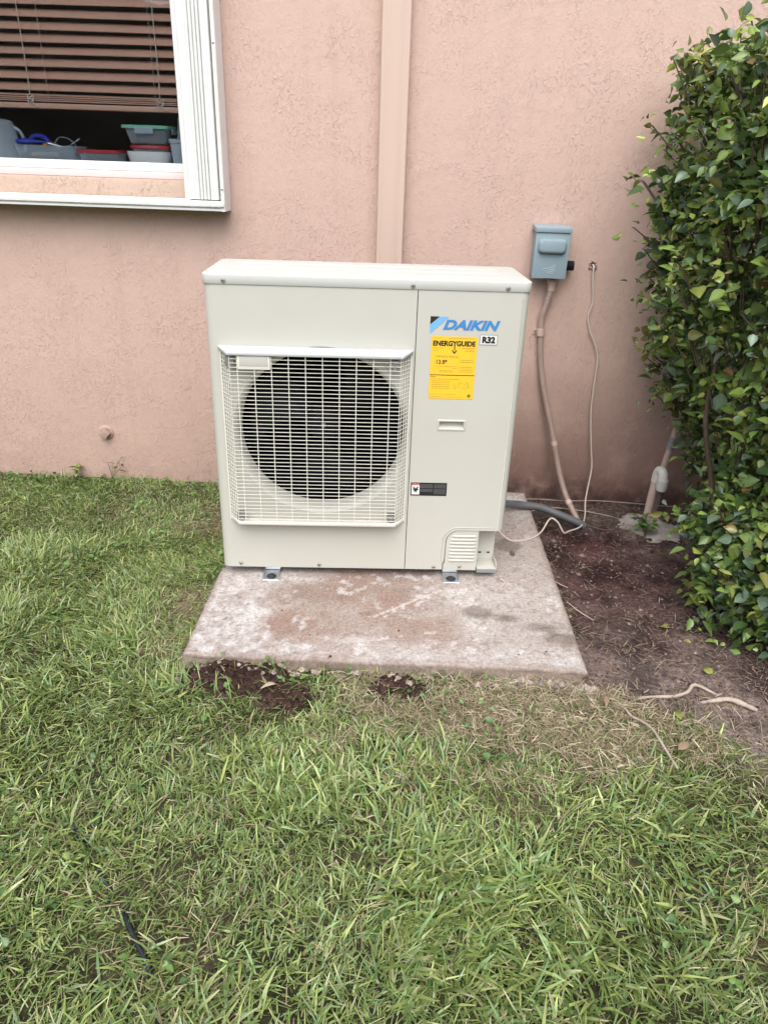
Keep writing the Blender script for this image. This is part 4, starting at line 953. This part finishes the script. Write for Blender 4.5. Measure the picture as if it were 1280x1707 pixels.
def leaf_shape(L=1.0, W=.5, fold=.18, curl=.15, tip=1.0, rows=5):
    """ovate leaf along +Y, normal +Z; rows x 3 verts (edge, midrib, edge)"""
    vs = []; 
    prof = [0.0, .72, 1.0, .90, .50, 0.0] if rows == 5 else [0, .8, .9, 0]
    k = len(prof) - 1
    for i, p in enumerate(prof):
        t = i / k; y = t * L; z = -curl * L * t * t
        w = W * .5 * p * L
        if i in (0, k): vs.append((0, y, z))
        else: vs += [(-w, y - .02 * L, z + fold * w), (0, y, z), (w, y - .02 * L, z + fold * w)]
    fs = []
    a = 1
    fs += [(0, 2, 1), (0, 3, 2)]
    for i in range(1, k - 1):
        b = a + 3; fs += [(a, a + 1, b + 1, b), (a + 1, a + 2, b + 2, b + 1)]; a = b
    t = a + 3; fs += [(a, a + 1, t), (a + 1, a + 2, t)]
    return vs, fs
def ground_leaf(x, y, rz, size, m, label, tilt=.2, dz=.008, name='fallen_leaf', W=.5, curl=.25):
    vs, fs = leaf_shape(size, W, .5, curl); mb = MB().add(vs, fs); o = mb.build(name, MT[m], smooth=70)
    o.location = at_ground(x, y, dz); o.rotation_euler = (tilt, random.uniform(-.3, .3), rz); sol = o.modifiers.new('t', 'SOLIDIFY'); sol.thickness = .0008
    tag(o, label, 'leaf', 'fallen leaves')
ground_leaf(.605, -1.360, 2.9, .05, 'dryleaf', 'narrow brown dry leaf by the front right corner of the slab', dz=.03, W=.3)
ground_leaf(.735, -1.560, -.9, .05, 'dryleaf', 'brown curled leaf at the tip of the thin whitish root', dz=.03, W=.4)
ground_leaf(.955, -1.215, .6, .032, 'yelleaf', 'small round yellow green leaf on the soil in front of the hedge', dz=.006, W=.8)
ground_leaf(.790, -1.425, .2, .035, 'yelleaf', 'small green leaf lying on the thin rootlet', dz=.010, W=.8)
ground_leaf(.905, -.985, 1.4, .03, 'yelleaf', 'yellowing leaf on bare soil midway between slab and hedge', dz=.006, W=.8)
ground_leaf(-.30, -1.395, 2.0, .045, 'paleleaf', 'pale dry leaf on the dark soil clods', dz=.02, W=.45)

# ------------------------------------------------------------------ loose matter (stuff): soil clods, rubble, litter
def clods(name, pts, sizes, cols, label, cat, m='crumb', seed=0):
    base = np.array([(0, 0, 1), (1, 0, 0), (.3, .95, 0), (-.8, .6, 0), (-.8, -.6, 0), (.3, -.95, 0), (0, 0, -1)], float)
    tri = [(0, 1, 2), (0, 2, 3), (0, 3, 4), (0, 4, 5), (0, 5, 1), (6, 2, 1), (6, 3, 2), (6, 4, 3), (6, 5, 4), (6, 1, 5)]
    r = np.random.default_rng(seed); n = len(pts)
    V = base[None] * r.uniform(.6, 1.25, (n, 7, 1)); a = r.uniform(0, 2 * pi, n); c, s = np.cos(a)[:, None], np.sin(a)[:, None]
    V = np.stack([V[..., 0] * c - V[..., 1] * s, V[..., 0] * s + V[..., 1] * c, V[..., 2] * .75], -1) * np.asarray(sizes)[:, None, None] + np.asarray(pts)[:, None, :]
    T = (np.array(tri)[None] + (np.arange(n) * 7)[:, None, None]).reshape(-1, 3)
    o = grid_mesh(name, V.reshape(-1, 3), None, np.repeat(cols, 7, 0), MT[m], smooth=False, tris=T)
    return tag(o, label, cat, kind='stuff')
def scatter(n, x0, x1, y0, y1, dens, seed):
    r = np.random.default_rng(seed); x = r.uniform(x0, x1, n); y = r.uniform(y0, y1, n); k = r.random(n) < dens(x, y); return x[k], y[k], r
x, y, r = scatter(5200, -.62, .16, -1.47, -1.27, lambda x, y: soil_spots(x, y), 1)
s = r.gamma(2, .0022, len(x)) + .0015; col = np.array([.046, .026, .021]) * r.uniform(.5, 1.5, (len(x), 1))
clods('soil_clods', np.stack([x, y, gz(x, y) + s * .3], -1), s, col, 'dark crumbly soil clods dug up along the front of the slab', 'soil', seed=2)
x, y, r = scatter(9000, .54, 1.9, -1.85, -.02, lambda x, y: dirt_mask(x, y), 3)
qx = r.uniform(SX0 + .01, SX1 - .01, 500); qy = r.uniform(SY0 + .01, -.3, 500); kk = r.random(500) < (.15 + .85 * sstep(.2, .56, qx)) ; x = np.concatenate([x, qx[kk]]); y = np.concatenate([y, qy[kk]]); nq = int(kk.sum())
s = r.gamma(1.6, .0014, len(x)) + .0010; s[-nq:] *= .55; tt = r.random((len(x), 1)) ** 2
col = (np.array([.075, .045, .038]) * (1 - tt) + np.array([.26, .20, .175]) * tt) * r.uniform(.6, 1.3, (len(x), 1))
zz_ = gz(x, y); zz_[-nq:] = 0.0
clods('soil_crumbs', np.stack([x, y, zz_ + s * .3], -1), s, col, 'fine crumbs and pebbles on the bare soil right of the slab', 'soil', seed=4)
r = np.random.default_rng(5); n = 460; x = r.uniform(SX0, SX1 + .03, n) ; x = np.where(r.random(n) < .6, .25 + .34 * r.random(n), x); y = SY0 - .012 - r.gamma(1.5, .010, n)
s = r.gamma(2.0, .0024, n) + .0018; col = np.array([.33, .265, .225]) * r.uniform(.5, 1.3, (n, 1))
clods('slab_rubble', np.stack([x, y, gz(x, y) + s * .4 + .006 * r.random(n)], -1), s, col, 'broken concrete rubble along the front edge of the slab', 'rubble', seed=6)

def blades(name, bx, by, bz, az, L, Wd, e0, drop, cols, m, label, cat, segs=3, blunt=0.0, roll=None, tipmix=None):
    n = len(bx); ts = np.linspace(0, 1, segs + 1)
    px, py, pz = bx.copy(), by.copy(), bz.copy(); V = np.zeros((n, 2 * (segs + 1), 3), np.float32)
    roll = np.zeros(n) if roll is None else roll
    for i, t in enumerate(ts):
        if i:
            e = e0 - drop * (t - .5 / segs); st = L / segs
            px = px + st * np.cos(e) * np.cos(az); py = py + st * np.cos(e) * np.sin(az); pz = pz + st * np.sin(e)
        w = Wd * .5 * (1 - (1 - blunt) * max(0, (t - .45) / .55) ** 1.5) * (.75 if i == 0 else 1)
        sx, sy, sz = -np.sin(az) * np.cos(roll), np.cos(az) * np.cos(roll), np.sin(roll)
        w = np.broadcast_to(w, (n,))
        V[:, 2 * i] = np.stack([px - sx * w, py - sy * w, pz - sz * w], -1); V[:, 2 * i + 1] = np.stack([px + sx * w, py + sy * w, pz + sz * w], -1)
    k = 2 * (segs + 1); q = np.array([(2 * i, 2 * i + 1, 2 * i + 3, 2 * i + 2) for i in range(segs)])
    Q = (q[None] + (np.arange(n) * k)[:, None, None]).reshape(-1, 4)
    tip = np.linspace(0, 1, segs + 1).repeat(2)[None, :, None]
    C = cols[:, None, :] * (.85 + .3 * tip)
    if tipmix is not None: C = np.where((tipmix[:, None, None]) & (tip > .9), np.array([.50, .44, .26]), C)
    o = grid_mesh(name, V.reshape(-1, 3), Q, C.reshape(-1, 3), MT[m], smooth=True)
    return tag(o, label, cat, kind='stuff')

# dry litter on the soil
x, y, r = scatter(11000, .52, 1.8, -1.95, -.02, lambda x, y: np.clip(dirt_mask(x, y), 0, 1) * (.25 + .75 * sstep(-.7, -1.2, y)), 7)
n = len(x); L = r.uniform(.010, .06, n); tt = r.random((n, 1)); col = (np.array([.10, .065, .05]) * (1 - tt) + np.array([.38, .29, .21]) * tt) * r.uniform(.7, 1.2, (n, 1))
blades('dry_litter', x, y, gz(x, y) + .003 + .006 * r.random(n), r.uniform(0, 2 * pi, n), L, r.uniform(.0008, .0028, n), r.uniform(-.1, .3, n), r.uniform(0, .6, n), col, 'crumb', 'dry grass stems and rootlets scattered over the bare soil', 'litter')

# ------------------------------------------------------------------ lawn
def lawn_mask(x, y):
    d = dirt_mask(x, y)
    ins = (x > SX0 - .004) & (x < SX1 + .006) & (y > SY0 - .008)
    m = (1 - d) * (1 - .97 * soil_spots(x, y))
    m = m * (1 - .40 * blob(x, y, .42, -1.36, .42, .07, 8, .6, .5)) * (.62 + .38 * sstep(.30, .5, fbm(x, y, 6, 4, 77)))
    return np.where(ins, 0, m)
def lawn():
    r = np.random.default_rng(21)
    nt = 98000
    tx = r.uniform(-2.95, 1.7, nt); ty = r.uniform(-2.7, -.012, nt)
    ex = 40000; tx = np.concatenate([tx, r.uniform(-3.0, SX0, ex)]); ty = np.concatenate([ty, r.uniform(-1.2, -.012, ex)]); nt += ex   # close mat near the wall
    keep = r.random(nt) < lawn_mask(tx, ty); tx, ty = tx[keep], ty[keep]
    nb = r.integers(3, 6, len(tx)); T = np.repeat(np.arange(len(tx)), nb); n = len(T)
    bx = tx[T] + r.normal(0, .011, n); by = ty[T] + r.normal(0, .011, n)
    rear = sstep(-1.25, -.3, by); clump = fbm(bx, by, 3.4, 4, 91); dry = dry_mask(bx, by)
    big = sstep(.50, .66, fbm(bx, by, 5.5, 3, 95))                       # coarse tufts standing above the mat
    tl = r.uniform(.6, 1.4, len(tx))[T]
    L = (.018 + .032 * r.random(n)) * tl * (.70 + .6 * clump + .45 * big) * (1 - .28 * rear) * (1 - .30 * dry)
    Wd = (.0019 + .0039 * r.random(n) ** 1.6) * (1 + .45 * big) * (1 - .25 * rear)
    swirl = 4 * pi * fbm(bx, by, 2.2, 2, 97)
    az = swirl + r.normal(0, 1.1, len(tx))[T] + r.normal(0, .8, n); e0 = np.clip(r.normal(.66, .38, n), .05, 1.5); drop = r.uniform(.1, 1.6, n)
    straw = r.random(n) < np.clip(.085 + .68 * dry, 0, .8)
    e0 = np.where(straw, e0 * .45, e0); Wd = np.where(straw, Wd * .55, Wd)
    g = r.random((n, 1)); tuft = r.random(len(tx))[T][:, None]
    green = np.array([.100, .158, .032]) * (1 - g) + np.array([.330, .385, .122]) * g
    green = green * (.70 + .5 * tuft) * (.75 + .5 * clump[:, None])
    cool = (r.random((n, 1)) < .25); green = np.where(cool, green * np.array([.76, .96, 1.2]), green)
    h = r.random((n, 1)); st = np.array([.38, .29, .165]) * (1 - h) + np.array([.62, .53, .35]) * h
    col = np.where(straw[:, None], st * r.uniform(.65, 1.1, (n, 1)), green)
    bz = gz(bx, by) - .004
    blades('grass', bx, by, bz, az, L, Wd, e0, drop, col, 'grassm', 'uneven green lawn with dry straw patches in front of the wall', 'grass', segs=2, blunt=.25, roll=r.normal(0, .5, n), tipmix=(r.random(n) < .15))
    # flat thatch close to the soil
    m = 52000; x = r.uniform(-2.9, 1.7, m); y = r.uniform(-2.7, -.02, m); k = r.random(m) < np.clip(lawn_mask(x, y) * .8 + 1.2 * dry_mask(x, y) * (lawn_mask(x, y) > .02), 0, 1); x, y = x[k], y[k]; m = len(x)
    h = r.random((m, 1)); dr = dry_mask(x, y)[:, None]
    c = np.where(r.random((m, 1)) < .12 + .80 * dr, np.array([.20, .145, .08]) * (1 - h) + np.array([.50, .41, .27]) * h, np.array([.08, .125, .032]) * (1 - h) + np.array([.18, .23, .07]) * h)
    blades('thatch', x, y, gz(x, y) + .003 + .012 * r.random(m), r.uniform(0, 2 * pi, m), r.uniform(.02, .065, m), r.uniform(.001, .0028, m), r.uniform(-.05, .35, m), r.uniform(0, .7, m), c, 'grassm', 'dry flattened thatch under the lawn', 'grass', segs=2, blunt=.3)
lawn()

def straw_patch():
    q = np.random.default_rng(24); m = 26000; x = q.uniform(-.25, 1.0, m); y = q.uniform(-1.68, -1.30, m)
    k = q.random(m) < dry_mask(x, y) * (1 - .9 * dirt_mask(x, y)) * (1 - soil_spots(x, y)) * .75; x, y = x[k], y[k]; m = len(x); h = q.random((m, 1)); g = q.random((m, 1)) < .16
    c = np.where(g, np.array([.16, .20, .07]), (np.array([.22, .165, .10]) * (1 - h) + np.array([.56, .47, .32]) * h)) * q.uniform(.7, 1.1, (m, 1))
    blades('dry_straw', x, y, gz(x, y) + .002 + .012 * q.random(m), q.uniform(0, 2 * pi, m), q.uniform(.015, .05, m), q.uniform(.001, .0032, m), q.uniform(0, .7, m), q.uniform(0, 1.3, m), c, 'grassm', 'patch of dead tan grass in front of the right half of the slab', 'grass', segs=2, blunt=.4, roll=q.normal(0, .5, m))
straw_patch()
def leaf_cloud(name, P, A, Tl, Rl, S, Wr, cols, m, parent, label=None, cat=None):
    """many leaves as one mesh. P base, A azimuth of the tip, Tl tip elevation, Rl roll about its axis"""
    vs, fs = leaf_shape(1, 1, .30, .16); B = np.array(vs); n = len(P)
    L = np.repeat(B[None], n, 0) * S[:, None, None]; L[..., 0] *= Wr[:, None]
    V = rot_leaf(L, A, Tl, Rl) + P[:, None, :]
    k = len(B); Q = np.array([f for f in fs if len(f) == 4]); T = np.array([f for f in fs if len(f) == 3]); o_ = (np.arange(n) * k)[:, None, None]
    mid = np.where(np.abs(B[:, 0]) < 1e-6, 1.35, .95)[None, :, None]
    o = grid_mesh(name, V.reshape(-1, 3), (Q[None] + o_).reshape(-1, 4), (cols[:, None, :] * mid).reshape(-1, 3), MT[m], parent, True, (T[None] + o_).reshape(-1, 3))
    return tag(o, label, cat, kind='stuff')
def leaf_axes(A, Tl, Rl):
    yv = np.stack([np.cos(Tl) * np.cos(A), np.cos(Tl) * np.sin(A), np.sin(Tl)], -1)
    x0_ = np.stack([np.sin(A), -np.cos(A), np.zeros_like(A)], -1); z0_ = np.cross(x0_, yv)
    c, s = np.cos(Rl)[:, None], np.sin(Rl)[:, None]
    xv = x0_ * c + z0_ * s; zv = -x0_ * s + z0_ * c
    return xv, yv, zv
def rot_leaf(L, A, Tl, Rl):
    xv, yv, zv = leaf_axes(A, Tl, Rl)
    return L[..., 0:1] * xv[:, None] + L[..., 1:2] * yv[:, None] + L[..., 2:3] * zv[:, None]

# broad-leaved ground weeds in the lawn
r = np.random.default_rng(33)
def weeds():
    m = 9000; x = r.uniform(-2.2, 1.2, m); y = r.uniform(-2.7, -.02, m)
    w = sstep(.55, .68, fbm(x, y, 3.0, 3, 101)) * .55 + sstep(-.30, -.08, y) * .9 * (x < SX0) + blob(x, y, -.25, -1.36, .45, .05, 102, .5, .5) * .9
    k = r.random(m) < w * (lawn_mask(x, y) > .15); x, y = x[k], y[k]; m = len(x)
    z = gz(x, y) + r.uniform(.008, .032, m)
    g = r.random((m, 1)); col = np.array([.045, .105, .030]) * (1 - g) + np.array([.14, .235, .06]) * g
    leaf_cloud('clover', np.stack([x, y, z], -1), r.uniform(0, 2 * pi, m), r.uniform(-.2, .7, m), r.normal(0, .5, m), r.uniform(.009, .022, m), r.uniform(.5, .95, m), col, 'grassm', None, 'small broad-leaved weeds and clover growing through the lawn', 'weeds')
weeds()

# ------------------------------------------------------------------ small plants
def plant(name, x, y, h, nst, nl, size, col, label, wr=.55, spread=.05):
    t = empty(name, at_ground(x, y), 0, label, 'weed'); q = random.Random(hash((round(x, 2), round(y, 2))) & 0xffff)
    lv = []
    for i in range(nst):
        a = q.uniform(0, 2 * pi); d = spread * q.uniform(.3, 1); hh = h * q.uniform(.6, 1)
        path = smoothpath([(0, 0, -.01), (d * .3 * math.cos(a), d * .3 * math.sin(a), hh * .5), (d * math.cos(a), d * math.sin(a), hh)], 4)
        mb = MB(); mb.tube(path, [.0016 - .001 * k / len(path) for k in range(len(path))], 5); mb.build('stem', MT['stemg'], t, smooth=60)
        for k in range(nl):
            p = path[min(len(path) - 1, 3 + int((len(path) - 3) * (k + 1) / nl))]; lv.append((p, a + q.uniform(-2.2, 2.2), q.uniform(-.3, .6), q.uniform(-.5, .5), size * q.uniform(.6, 1.15)))
    for p, a, e, ro, s in lv:
        c = q.uniform(.7, 1.3); o = new_obj('leaf', LEAFMESH[(q.randrange(3), col if q.random() < .75 else 'mid')], t); place_leaf(o, p, a, e, ro, s, wr / .62)
    return t
MT['stemg'] = mat('green_stem', (.09, .11, .035), .7, var=.3, scale=60)
LCOL = {'dark': (.062, .112, .036), 'mid': (.130, .205, .056), 'blue': (.115, .170, .110), 'bright': (.185, .265, .060), 'lime': (.290, .345, .078), 'olive': (.165, .160, .050), 'rust': (.20, .11, .045), 'weed': (.105, .200, .050)}
LEAFMESH = {}
for vi, (fo, cu_) in enumerate(((.30, .10), (.45, .22), (.18, .30))):
    for cn, cc in LCOL.items():
        vs, fs = leaf_shape(1, .62, fo, cu_); me = bpy.data.meshes.new('leaf'); me.from_pydata(vs, [], fs); me.polygons.foreach_set('use_smooth', [True] * len(me.polygons))
        a = me.attributes.new('Col', 'FLOAT_COLOR', 'POINT'); a.data.foreach_set('color', np.array([(*[q_ * (1.35 if abs(v_[0]) < 1e-6 else .95) for q_ in cc], 1.0) for v_ in vs], np.float32).ravel()); me.materials.append(MT['leafm']); LEAFMESH[(vi, cn)] = me
def place_leaf(o, p, a, e, ro, s, wscale=1.0):
    xv, yv, zv = leaf_axes(np.array([a]), np.array([e]), np.array([ro]))
    m = Matrix((Vector(xv[0]) * s * wscale, Vector(yv[0]) * s, Vector(zv[0]) * s)).transposed().to_4x4(); m.translation = Vector(p); o.matrix_basis = m
plant('weed', 1.02, -.325, .10, 7, 5, .040, 'weed', 'leafy green weed at the edge of the cement mound', spread=.06)
plant('weed', -1.41, -.035, .085, 3, 6, .028, 'bright', 'bright green weed standing against the foot of the wall at left', spread=.02)
plant('weed', -1.255, -.03, .11, 4, 2, .05, 'olive', 'thin dark grassy weed on the wall below the square plug', wr=.12, spread=.05)
plant('weed', -.30, -1.345, .04, 5, 3, .020, 'weed', 'low leafy weed by the dark soil in front of the slab', spread=.06)
plant('weed', -.62, -.83, .09, 5, 4, .030, 'weed', 'weed beside the left edge of the slab next to the unit', wr=.3, spread=.05)

# ------------------------------------------------------------------ hedge
HG = empty('hedge', (1.35, -.65, -.05), 0, 'dense leafy green hedge at the right edge against the wall', 'hedge')
HO = np.array([1.35, -.65, -.05])
r = np.random.default_rng(55)
def xl(y, z):
    """left face of the hedge"""
    b = np.interp(z, [-.05, .1, .3, .5, .7, .9, 1.1, 1.4, 1.58, 1.72], [1.31, 1.27, 1.26, 1.12, 1.01, .965, .935, .925, .935, 1.02])
    b = b + .10 * sstep(-.7, -1.15, y) * np.interp(z, [0, .4, 1.6], [.3, .6, 1.0])
    low = np.interp(z, [0, .25, .5], [1, 1, 0]); b = b - .19 * low * sstep(-.45, -.8, y) + .06 * low * sstep(-.35, -.15, y)
    return b + .26 * (fbm(y, z, 4.2, 3, 120) - .5) + .13 * (fbm(y, z, 9, 2, 121) - .5)
def sprigs(n, face):
    z = r.uniform(-.02, 1.60, n); d = r.exponential(.072, n) - .022; shoot = r.random(n) < .07; d = np.where(shoot, -r.uniform(.02, .105, n), d)
    if face == 'left':
        y = r.uniform(-1.16, -.10, n); x = xl(y, z) + d; nx, ny = np.full(n, -1.), r.normal(-.25, .5, n)
    elif face == 'front':
        z = r.uniform(.0, 1.56, n); x = r.uniform(.95, 1.9, n); y = -1.18 + d - .10 * (fbm(x, z, 5, 3, 122) - .5); k = x > xl(y, z) - .02; x, y, z, d = x[k], y[k], z[k], d[k]; n = len(x); nx, ny = r.normal(0, .5, n), np.full(n, -1.)
    else:
        y = r.uniform(-1.15, -.10, n); x = .80 + r.random(n) * .9; z = 1.585 - d - .18 * (fbm(x, y, 5, 3, 123) - .5) + .02; k = x > xl(y, z - .1) - .03; x, y, z, d = x[k], y[k], z[k], d[k]; n = len(x); nx, ny = r.normal(0, 1, n), r.normal(0, 1, n)
    hollow = r.random(n) < np.where(d < .06, .22 + .78 * sstep(.40, .58, fbm(y * 1.0 + x * .7, z, 6.5, 2, 130)), 1)
    x, y, z, d, nx, ny = (q[hollow] for q in (x, y, z, d, nx, ny))
    return np.stack([x, y, z], -1), np.arctan2(ny, nx), d
sets = [sprigs(3500, 'left'), sprigs(1500, 'front'), sprigs(900, 'top')]
SP = np.concatenate([s[0] for s in sets]); SA = np.concatenate([s[1] for s in sets]); SD = np.concatenate([s[2] for s in sets])
nl = r.integers(4, 8, len(SP)); T = np.repeat(np.arange(len(SP)), nl); n = len(T)
LA = SA[T] + r.normal(0, 1.35, n); LE = r.normal(.05, .60, n); LR = r.normal(0, .8, n)
LS = np.clip(r.normal(.038, .012, n), .014, .068); LW = r.uniform(.45, .85, n)
LP = SP[T] + r.normal(0, .026, (n, 3))
# a few stray shoots that stand proud of the clipped face
young = (r.random(len(SP)) < .13 + .30 * (SP[:, 2] > 1.42) + .5 * (SD < -.022))[T]
LS = np.where(young, LS * .8, LS)
names = np.array(['dark', 'mid', 'blue', 'bright', 'lime', 'olive', 'rust'])
pv = r.choice(7, n, p=[.26, .28, .17, .17, .05, .06, .01]); py_ = r.choice(7, n, p=[.02, .16, .03, .39, .30, .08, .02]); ci = np.where(young, py_, pv)
cols = np.array([LCOL[k] for k in names])[ci] * r.uniform(.75, 1.3, (n, 1))
# the largest as single leaves: near the viewer, on the outer surface and inside the frame
CAMP = np.array([0, -CAM_D, CAM_H]); v = LP - CAMP; zc_ = v @ np.array(fw); sx = 640 + F_PX * (v @ np.array(rt)) / zc_; sy = 853.5 - F_PX * (v @ np.array(up)) / zc_
score = LS / zc_ * ((sx > 1040) & (sx < 1285) & (sy > 20) & (sy < 1130)) * (SD[T] < .02)
order = np.argsort(-score); big = order[:300]; rest = order[300:]
for i in big:
    o = new_obj('leaf', LEAFMESH[(int(r.integers(3)), names[ci[i]])], HG); place_leaf(o, LP[i] - HO, LA[i], LE[i], LR[i], LS[i], LW[i] / .62)
leaf_cloud('foliage', LP[rest] - HO, LA[rest], LE[rest], LR[rest], LS[rest], LW[rest], cols[rest], 'leafm', HG)
# branches: stems from the ground, forking up into the crown
mb = MB(); tw = MB()
stems = []
for i in range(16):
    x = random.uniform(1.12, 1.7); y = random.uniform(-1.05, -.2); z0 = float(gz(x, y)) - .02
    p = Vector((x, y, z0)); path = [p]
    for k in range(6):
        p = p + Vector((random.uniform(-.07, .06) - (.03 if k > 1 else 0), random.uniform(-.05, .05), .22)); path.append(p)
    sp = smoothpath([q - Vector(HO) for q in path], 3)
    m1 = MB().tube(sp, [.012 * (1 - .75 * k / len(sp)) for k in range(len(sp))], 7); m1.build('stem', MT['bark'], HG, smooth=60); stems.append(path)
allp = np.array([list(q) for pth in stems for q in pth])
for i in range(len(SP)):
    if i % 3 and SD[i] > .0: continue
    q = SP[i]; d2 = ((allp - q) ** 2).sum(1) + np.where(allp[:, 2] > q[2] - .03, .3, 0); b_ = allp[np.argmin(d2)]
    c = (q * .62 + b_ * .38) + np.array([.02, 0, .02]); tw.tube([Vector(b_ * .25 + q * .75 + np.array([.02, 0, -.03]) - HO), Vector(q * .93 + c * .07 - HO), Vector(q - HO)], [.0028, .002, .001], 4, cap=False)
o = tw.build('twigs', MT['bark'], HG); o['kind'] = 'stuff'
